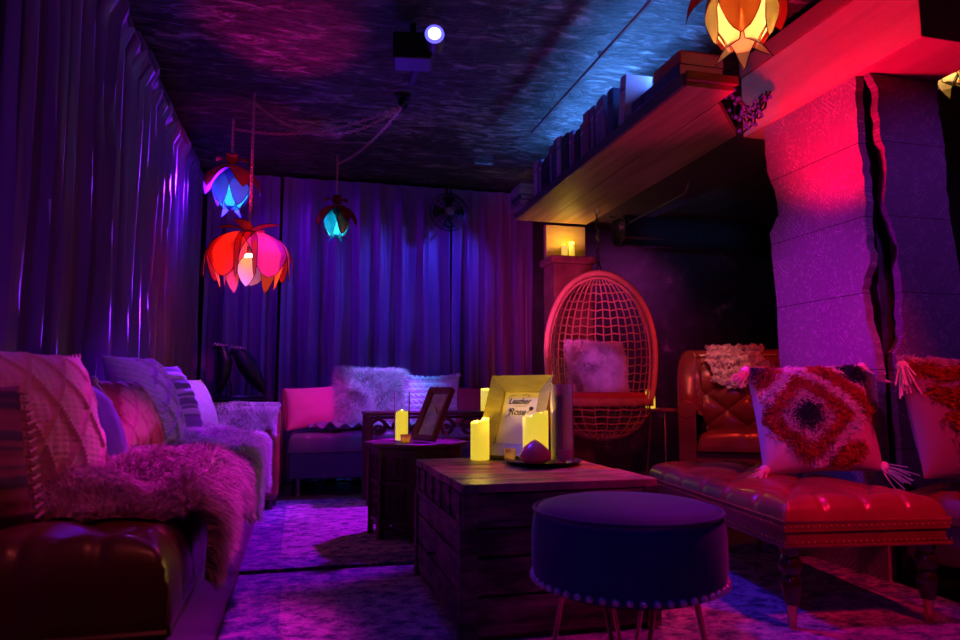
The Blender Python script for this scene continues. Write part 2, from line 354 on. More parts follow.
tag(rod.build('ceiling_rod', CHROME), 'long thin metal rod fixed along the dark ceiling', 'rod')
pp = MB().tube([(3.05,3.4,2.33),(4.6,3.2,2.33)], .016); tag(pp.build('ceiling_pipe', CHROME), 'thin pipe behind the pillar at the right edge', 'pipe')

# ------------------------------------------------------------------ books on the shelf
def bookmat(n, c): return pm(n, c, .55, bump=.1, bsc=60)
BM = [bookmat('book_violet', (.22,.12,.34)), bookmat('book_navy', (.06,.06,.18)), bookmat('book_plum', (.28,.08,.24)), bookmat('book_lilac', (.45,.34,.55)), bookmat('book_black', (.03,.03,.05)), bookmat('book_red', (.50,.07,.05))]
BN = ['violet', 'navy', 'plum', 'lilac', 'black', 'red']
PAPER = pm('book_pages', (.72,.66,.60), .8, col2=(.55,.5,.45), sc=60, stretch=(1,20,1))
def book(th, h, dp, ci, loc, label, tilt=0, flat=False, rz=0):
    # spine faces -X, thickness along Y, height Z
    t = thing('book', label, 'book', loc, ((0, 0, 0)), 'books on the overhead shelf')
    t.rotation_euler = (tilt, 0, rz) if not flat else (R(90), 0, rz)
    c = MB(); cc = .003
    c.box((cc/2, th/2, h/2), (cc*1.4, th, h)); c.box((dp/2, cc/2, h/2), (dp, cc, h)); c.box((dp/2, th-cc/2, h/2), (dp, cc, h))
    c.build('cover', BM[ci], t, smooth=False)
    MB().box((dp/2, th/2, h/2), (dp-.01, th-2*cc, h-.01)).build('pages', PAPER, t, smooth=False)
    if th > .03: MB().box((-.0015, th/2, h*.75), (.002, th*.98, h*.06)).build('spine_band', BM[(ci+3) % 6], t, smooth=False)
    return t
zb = 2.2405
# far stack, lying flat (thickness up): rotated so thickness is vertical
yy = 5.38; zz = zb
for k, (th, ci) in enumerate([(.045,0),(.04,1),(.05,3),(.035,3)]):
    b = book(th, .25, .18, ci, (1.60+.012*(k % 2), yy-.27, zz+th), '', flat=False)
    b.rotation_euler = (R(-90), 0, 0); b.location = (1.62+.012*(k % 2), 5.10, zz+th)
    b['label'] = BN[ci]+' book lying flat in the far stack on the overhead shelf, '+['bottom of the stack', 'second from the bottom', 'third from the bottom', 'topmost of the stack'][k]
    zz += th+.001
up = [(.09,.29,3),(.06,.28,0),(.08,.25,4),(.08,.25,4),(.06,.31,0),(.09,.33,1),(.08,.31,3),(.11,.29,4),(.07,.28,0),(.05,.23,2),(.06,.24,4),(.07,.26,0),(.09,.30,2),(.06,.30,0),(.05,.27,0),(.09,.31,0),(.07,.30,1),(.07,.31,3)]
y = 4.98; ordn = ['first','second','third','fourth','fifth','sixth','seventh','eighth','ninth','tenth','eleventh','twelfth','thirteenth','fourteenth','fifteenth','sixteenth','seventeenth','eighteenth']
for k, (th, h, ci) in enumerate(up):
    th *= 1.0; y -= th+.006
    tilt = {4: -.06, 15: -.16, 17: .16}.get(k, 0)
    if k in (15, 17): y -= .04
    book(th, h, .16, ci, (1.70+.006*(k % 3), y, zb+(0 if tilt >= 0 else .0)), 'upright %s book on the overhead shelf, %s counted from the far stack' % (BN[ci], ordn[k]), tilt)
y0 = 3.02
zz = zb
for k, (th, ci, l) in enumerate([(.05,0,.52),(.06,1,.50),(.07,5,.26)]):
    b = book(th, l, .24, ci, (1.70+.012*k, 2.86 if k < 2 else 2.87, zz+th), ['large violet book at the bottom of the near pile on the overhead shelf', 'large navy book between the violet and red ones in the near pile', 'thick red book on top of the near pile on the overhead shelf'][k])
    b.rotation_euler = (R(-90), 0, 0); zz += th+.001

# ------------------------------------------------------------------ chains
def chain(mb, pts, link=.034, r=.0032):
    pts = [Vector(p) for p in pts]; seg = []; acc = 0; k = 0
    tot = sum((pts[i+1]-pts[i]).length for i in range(len(pts)-1)); n = max(2, int(tot/(link*.78)))
    def at(s):
        for i in range(len(pts)-1):
            L = (pts[i+1]-pts[i]).length
            if s <= L: return pts[i].lerp(pts[i+1], s/L if L else 0), (pts[i+1]-pts[i]).normalized()
            s -= L
        return pts[-1], (pts[-1]-pts[-2]).normalized()
    for k in range(n):
        p, t = at((k+.5)*tot/n); a = t.orthogonal().normalized(); b = t.cross(a)
        s1 = a if k % 2 else b
        mb.tube([p+t*(link*.5*math.cos(q*PI/4))+s1*(link*.27*math.sin(q*PI/4)) for q in range(8)], r, 4, closed=True)
def sag(a, b, s, n=14): return [(lerp(a[0],b[0],t), lerp(a[1],b[1],t), lerp(a[2],b[2],t)-s*4*t*(1-t)) for t in [i/n for i in range(n+1)]]
HK = (.60, 4.35, 2.63)
hk = thing('ceiling_hook', 'black ceiling hook where the lamp chains gather, below the blue-white spotlight', 'hook', (.60,4.35,2.70))
MB().lathe([(.05,-.012),(.06,0)], n=24).build('mount_plate', IRON, hk)
hb = MB().tube([(0,0,0),(0,0,-.03),(.02,0,-.05),(.03,0,-.07),(.01,0,-.09),(-.02,0,-.075)], .005); hb.ball((0,0,-.05), .035, 16); hb.build('hook_arm', IRON, hk)
tag(MB().box((.62,3.95,2.688), (.03,.4,.02)).build('cable_track', BLACK, smooth=False), 'short black track between the spotlight and the ceiling hook', 'track')
GOLD = pm('dull_brass_chain', (.75,.5,.4), .35, .9)

# ------------------------------------------------------------------ lotus lamps
LEAD = pm('dark_lead_rim', (.03,.012,.012), .4, .5)
def petal(parent, ang, prof, wfun, mat, name='petal', n=14, m=6, cup=0.0, rimr=.0022, kv=None):
    """prof(s)->(r,z); wfun(s)->half width in metres"""
    def P(s, t):
        r, z = prof(s); w = wfun(s); q = max(r, .25*kv if kv else .03); ph = t*w/max(q, .02)
        ph = max(-1.35, min(1.35, ph)); rr = r-cup*w*t*t
        return Vector((rr*math.cos(ang+ph), rr*math.sin(ang+ph), z))
    o = MB().grid(lambda u, v: P(v, u*2-1), m, n).build(name, mat, parent)
    outline = [P(i/n, -1) for i in range(n+1)]+[P(1-i/n, 1) for i in range(1, n+1)]
    MB().tube(outline, rimr, 4, closed=True).build('rim', LEAD, o)
    return o
def tipw(W, p=.75, peak=.5):
    def f(s):
        if s < peak: return W*(.30+.70*math.sin(PI/2*s/peak))
        q = (s-peak)/(1-peak); return W*max(.02, (1-q**2.2))
    return f
def bulb(parent, z, r, col, st, energy, lcol):
    MB().ball((0,0,z), r, 16).build('bulb', em('bulb_glow', col, st), parent)
    MB().lathe([(r*.5,0),(r*.55,.05)], (0,0,z+r*.8), 16).build('socket', pm('lamp_socket', (.35,.08,.05), .4), parent)
    l = bpy.data.lights.new('bulb_light', 'POINT'); l.energy = energy; l.color = lcol; l.shadow_soft_size = r*1.05
    lo = bpy.data.objects.new('bulb_light', l); C.objects.link(lo); lo.parent = parent; lo.location = (0,0,z-.0)
    return lo
P_RED = petal_mat('red_petal', (.95,.05,.03)); P_MAG = petal_mat('magenta_petal', (.85,.06,.45)); P_OR = petal_mat('orange_petal', (1.0,.27,.08)); P_CR = petal_mat('cream_petal', (1.0,.98,.50))
P_BL = petal_mat('blue_petal', (.12,.25,.95)); P_VI = petal_mat('violet_petal', (.42,.20,.85)); P_TE = petal_mat('teal_petal', (.08,.75,.85)); P_DR = petal_mat('dark_red_petal', (.40,.03,.02))

def pw(W, a=.62, b=.6, tip=.04):
    return lambda s: W*max(tip, math.sin(PI*min(1, max(0, .06+.94*s))**a)**b)
def red_lotus(loc):
    t = thing('lotus_lamp', 'large squat red and orange petal lamp hanging lowest at the left', 'pendant lamp', loc)
    Rr, H = .262, .32
    def prof(s): return (.05+(Rr-.05)*math.sin(min(1, s*1.35+.05)*PI*.5)**.75-.045*max(0, s-.6)/.4, -H*(.02+.93*s**1.5))
    def prof2(s): return (.05+(Rr-.09)*math.sin(min(1, s*1.3)*PI*.5)**.8-.06*max(0, s-.55)/.45, -H*(.04+1.10*s**1.3))
    for k in range(5):
        petal(t, R(-90-36+k*72), prof, pw(.152, .72, .5), P_MAG if k == 1 else P_CR if k == 3 else P_RED, n=22, m=10, rimr=.0026)
    for k in range(5):
        petal(t, R(-90+k*72), (prof2 if k else (lambda s: (.12+.05*math.sin(s*PI*.7), -H*(.55+.58*s)))), pw(.080 if k else .055, .8, .7), P_CR if k in (0,) else P_OR, n=18, m=8)
    for k in range(8):
        petal(t, R((-90-11, -90+11, -18-8, -18+8, 54, 126, -162-8, -162+8)[k]), lambda s: (.06+(Rr-.065)*math.sin(min(1, s*1.3+.05)*PI*.5)**.75+.02*s, -H*(.02+.98*s**1.5)), pw(.017, .8, .5), P_OR, name='narrow_petal', n=16, m=4)
    for k in range(4):
        petal(t, R(-20+k*90), lambda s: (.02+.19*s, .015+.035*math.sin(s*PI*.75)), pw(.045, .8, .6), P_RED, name='sepal', n=8, m=4)
    MB().lathe([(.028,-.03),(.03,0),(.012,.02)], n=20).build('cap', GOLD, t)
    c = MB(); chain(c, [(0,0,.02),(0,0,ZC-loc[2])]); c.build('chain', GOLD, t)
    bulb(t, -.155, .028, (1,.62,.30), 28, 30, (1,.15,.06))
    return t
def bud_lotus(name, loc, Rr, H, mats, inner, label, sepal, energy, lcol, bcol, nt=6, off=0, hang=None, bst=30):
    t = thing('lotus_lamp', label, 'pendant lamp', loc)
    def prof(s): return (.02+(Rr*.86-.02)*math.sin(min(1, s*1.25)*PI*.55)**.8-.25*Rr*max(0, s-.6)/.4, -H*(.02+.90*s**1.1))
    def profi(s): return (.02+Rr*.62*math.sin(min(1, s*1.2)*PI*.6)**.8-.35*Rr*max(0, s-.55)/.3*(1 if s < .85 else 0)-(.35*Rr-2.2*Rr*(s-.85))*(1 if s >= .85 else 0), -H*(.02+1.08*s))
    def profo(s): return (.025+Rr*1.02*math.sin(min(1, s*1.2)*PI*.5)**.8+.12*Rr*s*s, .01-H*.62*s**1.4)
    for k in range(nt):
        petal(t, R(off+k*360/nt), prof, pw(Rr*.56, .75, .6), mats[k % len(mats)], n=14, m=7)
    for k in range(nt):
        petal(t, R(off+180/nt+k*360/nt), profi, pw(Rr*.52, .62, .8), inner[k % len(inner)], n=14, m=5)
    for k in range(5):
        petal(t, R(off-8+k*72), profo, pw(Rr*.48, .75, .6), sepal[k % len(sepal)], name='outer_petal', n=10, m=6)
    for k in range(3):
        petal(t, R(off+40+k*120), lambda s: (.02+Rr*.7*s, .02+.06*math.sin(s*PI*.8)), pw(Rr*.3, .75, .6), sepal[0], name='sepal', n=8, m=4)
    MB().lathe([(.02,-.03),(.022,.01),(.008,.03)], n=16).build('cap', GOLD, t)
    c = MB(); chain(c, [(0,0,.03),(0,0,ZC-loc[2])]); c.build('chain', GOLD, t)
    bulb(t, -H*.55, .022, bcol, bst, energy, lcol)
    return t
red_lotus((-.33, 4.55, 1.78))
bud_lotus('a', (-.50, 5.05, 2.345), .155, .30, [P_VI, P_VI, P_BL], [P_TE], 'blue and violet petal lamp hanging high above the red one', [P_DR, P_RED, P_DR, P_VI, P_VI], 9, (.45,.55,1), (.3,.8,1), nt=5, off=-126, bst=22)
bud_lotus('b', (.25, 5.65, 2.27), .125, .25, [P_TE, P_DR, P_TE], [P_TE], 'small teal petal lamp hanging before the back curtain', [P_DR], 7, (.25,.70,1), (.5,.95,1), nt=5, off=-126, bst=22)
bud_lotus('c', (1.745, 2.42, 2.535), .175, .33, [P_OR, P_CR, P_OR], [P_CR], 'glowing orange petal lamp at the top right beside the beam', [P_RED, P_RED, P_OR], 50, (1,.16,.05), (1,.7,.35), nt=5, off=-126, bst=30)
bud_lotus('d', (2.98, 2.60, 2.50), .13, .25, [P_CR, P_OR], [P_CR], 'pale orange petal lamp half hidden beyond the pillar', [P_RED], 8, (1,.25,.12), (1,.7,.4), nt=5, off=-80, bst=30)
for e, s_, lab in (((-.50,5.05,2.63), .10, 'thin brass swag chain from the hook to the blue lamp'), ((.25,5.65,2.63), .06, 'short brass swag chain from the hook to the teal lamp'), ((-.33,4.55,2.63), .20, 'long drooping brass swag chain from the hook to the red lamp')):
    c = MB(); chain(c, sag(HK, e, s_*1.0), link=.034); tag(c.build('swag_chain', GOLD), lab, 'chain')

# spotlight
sp = thing('spotlight', 'black spotlight with a glowing blue-white lens under the ceiling', 'spotlight', (.60, 3.42, 2.55), (0,0,R(-10)))
MB().box((-.08,.03,0), (.20,.16,.14)).build('housing', BLACK, sp, bevel=.008)
MB().lathe([(.045,0),(.05,.05),(.05,.12)], (.03,-.04,0), 24, M=Matrix.Rotation(R(90),4,'X')).build('barrel', BLACK, sp)
MB().lathe([(.048,0),(.046,.006),(.034,.007)], (.03,-.162,0), 28, M=Matrix.Rotation(R(90),4,'X')).build('lens_ring', em('blue_ring_glow', (.10,.08,1), 2.2), sp)
MB().lathe([(.034,0),(.028,.012),(.001,.016)], (.03,-.165,0), 24, M=Matrix.Rotation(R(90),4,'X')).build('lens', em('lens_glow', (.22,.30,1), 9), sp)
MB().box((-.08,.03,.11), (.03,.03,.1)).build('bracket', BLACK, sp)
sp2 = thing('ceiling_downlight', 'small round ceiling light at the top edge above the spotlight', 'spotlight', (.50, 2.75, 2.70))
MB().lathe([(.05,-.03),(.055,.0)], n=24).build('trim_ring', BLACK, sp2); MB().lathe([(.03,-.034),(.03,-.031)], n=20).build('lens', em('violet_lens', (.5,.25,1), 4), sp2)

# caged fan
fan = thing('cage_fan', 'dark round cage fan hanging before the back curtain near the ceiling', 'fan', (1.25, 6.0, 2.38))
fb = MB(); Rf = .17
for rr in (Rf, Rf*.8, Rf*.6, Rf*.4, Rf*.2):
    for yy in (-.05, .05):
        zc = yy*(.4+.6*(1-(rr/Rf)**2)**.5) if rr < Rf else yy*.2
        fb.tube([(rr*math.cos(a*PI/16), zc, rr*math.sin(a*PI/16)) for a in range(32)], .0035, 4, closed=True)
for k in range(16):
    a = k*PI/8
    for s in (-1, 1): fb.tube([(Rf*q*math.cos(a), s*.05*(1-q*.8), Rf*q*math.sin(a)) for q in (0,.3,.6,.8,1)], .002, 4)
fb.build('cage', IRON, fan)
MB().lathe([(.04,-.05),(.04,.05)], n=20, M=Matrix.Rotation(R(90),4,'X')).build('motor', pm('fan_motor', (.25,.08,.08), .4, .5), fan)
for k in range(4):
    bl = MB(); a = k*PI/2
    bl.grid(lambda u, v: Vector(((.03+.11*u)*math.cos(a+(v-.5)*.7), (v-.5)*.04, (.03+.11*u)*math.sin(a+(v-.5)*.7))), 4, 4); bl.build('blade', IRON, fan, solid=.002)
MB().tube([(0,.06,.0),(0,.1,.1),(0,.1,.26)], .01).build('bracket', IRON, fan)
tag(MB().box((1.45,5.55,2.692), (.16,.03,.012)).build('ceiling_plate', CHROME, smooth=False), 'small pale plate on the ceiling near the back curtain', 'plate')

# ------------------------------------------------------------------ tufting
def tuft(a, b):
    """a,b in button units; pillowed diamonds 0..1"""
    p = abs(math.sin(PI*(a+b)/1.0))*abs(math.sin(PI*(a-b)/1.0)); return p**.32
def buttons(parent, pts, r, mat, nrm=(0,0,1)):
    b = MB()
    for p in pts: b.ball(p, r, 8, sz=.6)
    b.build('tuft_buttons', mat, parent)
def cushion(w, l, z0, z1, na, nb, crown=.03, tuftd=.028, edge=.05, nu=60, nv=110, pleat=True):
    """tufted pad spanning x 0..w, y 0..l ; returns MB"""
    mb = MB()
    def topz(x, y):
        e = min(x, w-x, y, l-y); k = sm(e/edge) if e < edge else 1
        q = (max(0, min(1, e/edge))); rnd_ = math.sqrt(max(0, 1-(1-q)**2))
        a, b = x/w*na*.5, y/l*nb*.5
        t = tuft(a, b)
        if not pleat: t = 1
        inner = sm((e-edge*.2)/(edge*1.1))
        # creases running out to the edge
        cr = 0
        if e < edge*1.6:
            ex, ey = min(x, w-x), min(y, l-y)
            s = y/l*nb if ex < ey else x/w*na
            cr = math.exp(-((s-round(s))/.09)**2)*.011*(1-inner*.6)
        return z0+(z1-z0-crown-tuftd)*rnd_ + crown*(1-((2*x/w-1)**2))*k + tuftd*lerp(1, t, inner)*rnd_ - cr
    def fn(u, v):
        # denser sampling by plain grid
        return Vector((u*w, v*l, topz(u*w, v*l)))
    mb.grid(fn, nu, nv)
    # skirt
    per = [(u/nu*w, 0) for u in range(nu+1)]+[(w, v/nv*l) for v in range(1, nv+1)]+[(w-u/nu*w, l) for u in range(1, nu+1)]+[(0, l-v/nv*l) for v in range(1, nv)]
    n = len(per); vs = [(x, y, topz(x, y)) for x, y in per]+[(x, y, z0-.03) for x, y in per]
    mb.add(vs, [(i, n+i, n+(i+1) % n, (i+1) % n) for i in range(n)]); return mb, topz

# left bench
bench = thing('tufted_bench', 'long dark leather tufted bench along the left curtain under the fur throws', 'bench', (-.79, 1.50, 0))
mb, benchz = cushion(.56, 3.30, .36, .525, 4, 22, crown=.015, tuftd=.032, edge=.075, nu=70, nv=330)
mb.build('seat', LEATHER_D, bench)
MB().box((.28, 1.65, .165), (.545, 3.28, .33)).build('base', LEATHER_D, bench, bevel=.01)
MB().tube([(.555,0,.335),(.555,3.3,.335)], .008).build('piping', LEATHER_D, bench)
MB().tube([(0,.0,.335),(.555,.0,.335)], .008).build('piping', LEATHER_D, bench)

# ------------------------------------------------------------------ fur throws
def fur_sheet(fn, n, L, w, mat, name, label, nu=60, nv=60, sagf=.3, lay=(0,0,0), group=None, cat='throw'):
    """fn(u,v)->(pos, normal)"""
    mb = MB(); mb.grid(lambda u, v: fn(u, v)[0], nu, nv)
    for _ in range(n):
        u, v = rnd.random(), rnd.random(); p, nn = fn(u, v)
        cl = noise.noise_vector(p*9)*1.0
        d = nn*.8+Vector(lay)+cl*.9+Vector((rnd.gauss(0,.25), rnd.gauss(0,.25), rnd.gauss(0,.2)))
        if d.dot(nn) < .15: d = d+nn*(.3-d.dot(nn))
        mb.strand(p, d, L*rnd.uniform(.6, 1.15), w, sagf)
    o = mb.build(name, mat); tag(o, label, cat, group); return o
def drape(x0, x1e, y0, y1, xe, drop, lump, seed, zfun):
    """sheet lying on bench then over front edge; u along y, v across: 0 at wall .. 1 end of drop"""
    A = xe-x0; Ltot = A+drop
    def pos(u, v):
        y = lerp(y0, y1, u)+.03*math.sin(v*7+seed)+.05*noise.noise(Vector((v*3, u*3, seed)))*4*.4
        dr = drop*(.65+.5*noise.noise(Vector((u*5, seed, 2)))+.25*math.sin(u*9+seed)); L = A+dr; s = v*L
        k = 1
        if s < A-.03:
            x = x0+s; z = zfun(x, y)+.010+lump*sm(min(u, 1-u)/.14)*(max(0, .5+noise.noise(Vector((x*5, y*4, seed))))+.4*noise.noise(Vector((x*13, y*11, seed))))
        else:
            q = s-(A-.03); a = min(q/.06, PI/2*1.0)
            x = xe-.03+.055*math.sin(min(a, PI/2)); z = zfun(xe-.05, y)+.012-.03*(1-math.cos(a))-max(0, q-.094)+lump*.3*math.exp(-q*20)
            x += .012*noise.noise(Vector((y*14, z*4, seed)))
        return Vector((x, y, z))
    def fn(u, v):
        p = pos(u, v); e = .012; a = pos(min(1, u+e), v)-pos(max(0, u-e), v); b = pos(u, min(1, v+e))-pos(u, max(0, v-e))
        n = b.cross(a)
        if n.length < 1e-9: n = Vector((0,0,1))
        n.normalize()
        if n.z < -.2 or (n.x < 0 and abs(n.z) < .3): n = -n
        return p, n
    return fn
def bz(x, y):
    xx = x+.79; yl = min(3.29, max(.01, y-1.50)); return benchz(min(max(xx, .06), .50), yl)
fur_sheet(drape(-.74, 0, 1.76, 2.95, -.222, .22, .075, 1, bz), 60000, .055, .0016, FURP, 'fur_throw', 'shaggy dusty pink fur throw draped over the near half of the left bench', sagf=.35, lay=(.35,-.2,0))
fur_sheet(drape(-.58, 0, 3.05, 4.60, -.222, .34, .055, 5, bz), 42000, .05, .0018, FURW, 'fur_throw', 'pale lilac curly fur throw draped over the far end of the left bench', sagf=.35, lay=(.3,-.1,0))

# corner chair block with fur
cs = thing('corner_seat', 'low dark leather corner chair beyond the bench, white fur over its near arm', 'chair', (-.78, 4.86, 0))
MB().box((.33, .38, .21), (.64, .74, .26)).build('base', LEATHER_D, cs, bevel=.015)
mb, _ = cushion(.46, .44, .34, .47, 3, 3, edge=.05, nu=36, nv=36); mb.v = [(x+.17, y+.16, z) for x, y, z in mb.v]; mb.build('seat', LEATHER_D, cs)
MB().box((.08, .38, .42), (.16, .74, .52)).build('backrest', LEATHER_D, cs, bevel=.03)
MB().box((.35, .075, .39), (.62, .15, .58)).build('arm', LEATHER, cs, bevel=.025); MB().box((.35, .685, .39), (.62, .15, .58)).build('arm', LEATHER, cs, bevel=.025)
for x in (.06, .60):
    for y in (.06, .70): MB().cyl((x, y, 0), .025, .10, 14).build('leg', TURNED, cs)
def furarm(u, v):
    x = lerp(-.74, -.14, u); dr = .10+.16*abs(math.sin(u*6.2+.6)); s = v*(.19+dr)
    wob = .018*noise.noise(Vector((x*6, s*6, 4)))
    if s < .17: return Vector((x, 5.02-s, .695+wob)), Vector((0,-.25,1)).normalized()
    q = s-.17; return Vector((x, 4.845-.015*math.sin(u*20)-.02*q+wob*.5, .695-q)), Vector((0,-1,.3)).normalized()
fur_sheet(furarm, 13000, .045, .0022, FURW, 'fur_throw', 'white curly fur thrown over the arm of the corner chair below the birds', nu=30, nv=30, sagf=.5)

# bird sculpture
bs = thing('bird_sculpture', 'dark sculpture of two perched birds standing in the far left corner', 'sculpture', (-.46, 5.92, .735))
SC = pm('dark_bronze', (.05,.04,.08), .3, .6, bump=.4, bsc=25, bd=.01)
PED = thing('pedestal', 'dark plinth behind the corner chair carrying the bird sculpture', 'plinth', (-.46, 5.92, 0))
MB().box((0,0,.37), (.46,.26,.72)).build('plinth_body', BLACK, PED, bevel=.006)
MB().lathe([(.20,0),(.21,.008),(.19,.022)], n=28, sy=.6).build('plinth_base', SC, bs)
def bird(pts, rads, nm='bird_figure'):
    b = MB(); P = [Vector(p) for p in pts]
    def rf(t):
        x = t*(len(rads)-1); i = min(int(x), len(rads)-2); return lerp(rads[i], rads[i+1], x-i)
    fine = []
    for i in range(len(P)-1):
        for k in range(6): fine.append(P[i].lerp(P[i+1], k/6))
    fine.append(P[-1]); b.tube(fine, rf, 14); return b.build(nm, SC, bs, subsurf=1)
bird([(.19,.0,.03),(.15,0,.10),(.09,0,.19),(.04,0,.27),(.0,0,.33),(-.03,0,.37),(-.065,-.01,.365),(-.10,-.02,.34)], [.014,.045,.072,.080,.064,.052,.034,.004])
bird([(-.16,.0,.02),(-.15,0,.10),(-.13,0,.20),(-.125,0,.29),(-.14,0,.36),(-.155,0,.405),(-.18,-.01,.41),(-.215,-.02,.395)], [.013,.038,.057,.060,.046,.043,.028,.003])
for x0, x1 in ((.07,.04),(.10,.09),(-.12,-.10),(-.09,-.07)): MB().tube([(x0,0,.19 if x0 > 0 else .16),(x1,0,.10),(x1-.005,0,.02)], .006).build('bird_leg', SC, bs)
PT = pm('pink_lit_tip', (.95,.7,.8), .6)  # pale pink put into the tip colour for the pink light on them
for cx, cz in ((-.155,.425),(-.03,.405)):
    for k in range(5): MB().tube([(cx-.03+.015*k, -.03, cz-.01), (cx-.045+.022*k, -.045, cz+.012-.004*k), (cx-.055+.027*k, -.05, cz-.01)], .006, 6, r2=.002).build('crest_tip', PT, bs)

# ------------------------------------------------------------------ pillows
def pillow_fn(w, h, t, relief=None, pinch=.07, pw=.52):
    def fn(u, v, side):
        a, b = 2*u-1, 2*v-1
        x = w/2*a*(1-pinch*(1-b*b)); z = h/2*b*(1-pinch*(1-a*a))+h/2
        k = (max(0, 1-a*a)*max(0, 1-b*b))**pw
        y = t/2*k
        if relief and side < 0: y += relief(a, b)*min(1, k*3)
        y += .006*noise.noise(Vector((a*3, b*3, side+w*7)))*k
        return Vector((x, side*y, z))
    return fn
def pillow_body(parent, w, h, t, mat, relief=None, n=56, name='cover', pinch=.07):
    fn = pillow_fn(w, h, t, relief, pinch); mb = MB()
    mb.grid(lambda u, v: fn(u, v, -1), n, n); mb.grid(lambda u, v: fn(1-u, v, 1), n//2, n//2)
    return mb.build(name, mat, parent), fn
def place(t, loc, rz, lean, roll=0):
    t.location = loc; t.rotation_euler = (Matrix.Rotation(R(rz),4,'Z') @ Matrix.Rotation(R(-lean),4,'X') @ Matrix.Rotation(R(roll),4,'Y')).to_euler()
def cable(a, b):
    r = 0
    for s in (a*2.2+b*1.1, a*2.2-b*1.1):
        d = abs((s+.25) % 1.0-.5); r = max(r, math.exp(-(d/.045)**2))
    rows = abs(math.sin(b*42))*abs(math.sin(a*30)); return .012*r+.0035*rows*(1-r)
def cableP(a, b):
    r = 0
    for s in (a*1.6+b*1.6, a*1.6-b*1.6):
        d = abs((s+.25) % 1.0-.5); r = max(r, math.exp(-(d/.045)**2))
    if a < -.25: return .010*abs(math.sin((b+a*.4)*22))
    return .018*r+.004*abs(math.sin(b*50))
def tassel(parent, p, mat, s=1.0, d=(0,0,-1), nm='tassel'):
    b = MB(); p = Vector(p); d = Vector(d).normalized(); b.ball(p, .022*s, 10)
    for k in range(26):
        o = Vector((rnd.gauss(0,1), rnd.gauss(0,1), rnd.gauss(0,1)))*.010*s; q = p+d*.09*s+o*1.9
        b.tube([p+o*.4, p+d*.03*s+o, q], .003*s, 4)
    b.build(nm, mat, parent)

t = thing('cushion', 'dark striped cushion with knitted edge at the left border of the bench', 'cushion'); pillow_body(t, .36, .32, .16, STRIPE1)
e = MB()
for k in range(14):
    z = .03+k*.028; e.tube([(.165, -.03, z*.72), (.19, -.02, z*.72+.010), (.165, -.01, z*.72+.018)], .004, 5)
e.build('knit_edge', KNIT, t); place(t, (-.66, 1.60, .50), 52, 14)
t = thing('cushion', 'large cream cable knit cushion with raised diamonds, nearest on the bench', 'cushion'); pillow_body(t, .46, .41, .24, KNIT, cable, 90); place(t, (-.60, 1.88, .525), 56, 24, 2)
fr = MB()
for k in range(40):
    a = -1+2*k/39; fr.tube([(.23*a, 0, .405-.028*(1-a*a)), (.23*a+.004, .002, .420-.028*(1-a*a))], .003, 4)
fr.build('fringe', KNIT, t)
t = thing('cushion', 'plain navy velvet cushion behind the big cream knit one', 'cushion'); pillow_body(t, .30, .29, .20, NAVY, pinch=-.12); place(t, (-.58, 2.28, .54), 68, 24)
t = thing('cushion', 'small cream and tan patchwork cushion with a corner tassel on the bench', 'cushion')
pillow_body(t, .30, .31, .18, pm('patchwork_cloth', (.75,.42,.40), .8, col2=(.50,.14,.13), sc=7, lo=.45, hi=.55), lambda a, b: cable(a, b)*.7, 60); tassel(t, (-.14,-.03,.29), KNIT, .9, (0,-.2,-1)); place(t, (-.54, 2.74, .555), 68, 26)
t = thing('cushion', 'tall lilac cable knit cushion with pointed corners in the middle of the bench', 'cushion'); pillow_body(t, .34, .42, .19, KNITB, cableP, 90); place(t, (-.545, 3.16, .555), 68, 24)
t = thing('cushion', 'violet striped cushion behind the lilac knit one', 'cushion'); pillow_body(t, .35, .41, .19, STRIPE2, lambda a, b: .004*math.sin(b*24)); place(t, (-.56, 3.88, .555), 68, 24)
t = thing('cushion', 'pale bouclé cushion at the far end of the bench'.replace('é','e'), 'cushion'); pillow_body(t, .36, .34, .18, PALE); place(t, (-.56, 4.50, .555), 64, 24)
# back sofa
so = thing('back_sofa', 'low violet grey tufted leather sofa in front of the back curtain', 'sofa', (-.08, 5.52, 0))
SOFA = pm('slate_leather', (.13,.09,.14), .38, col2=(.20,.14,.20), sc=4, bump=.2, bsc=120, bd=.002, coat=.2)
mb, sofz = cushion(2.30, .62, .36, .50, 14, 4, edge=.05, nu=220, nv=50); mb.build('seat', SOFA, so)
MB().box((1.15, .31, .245), (2.28, .60, .23)).build('base', pm('sofa_base_cloth', (.06,.06,.12), .6), so, bevel=.01)
for x in (.08, 1.15, 2.22):
    for y in (.06, .55): MB().lathe([(.018,0),(.03,.13)], (x,y,0), 14).build('leg', CHROME, so)
t = thing('cushion', 'bright pink cushion with a fringed edge on the back sofa', 'cushion'); pillow_body(t, .50, .36, .16, PINKF)
fr = MB()
for k in range(34):
    z = .02+k*.0098; fr.tube([(-.235,-.005,z), (-.262-.008*rnd.random(),-.012,z-.008)], .0035, 4)
fr.build('fringe', BURG, t); place(t, (.16, 5.72, .50), 4, 24, -4)
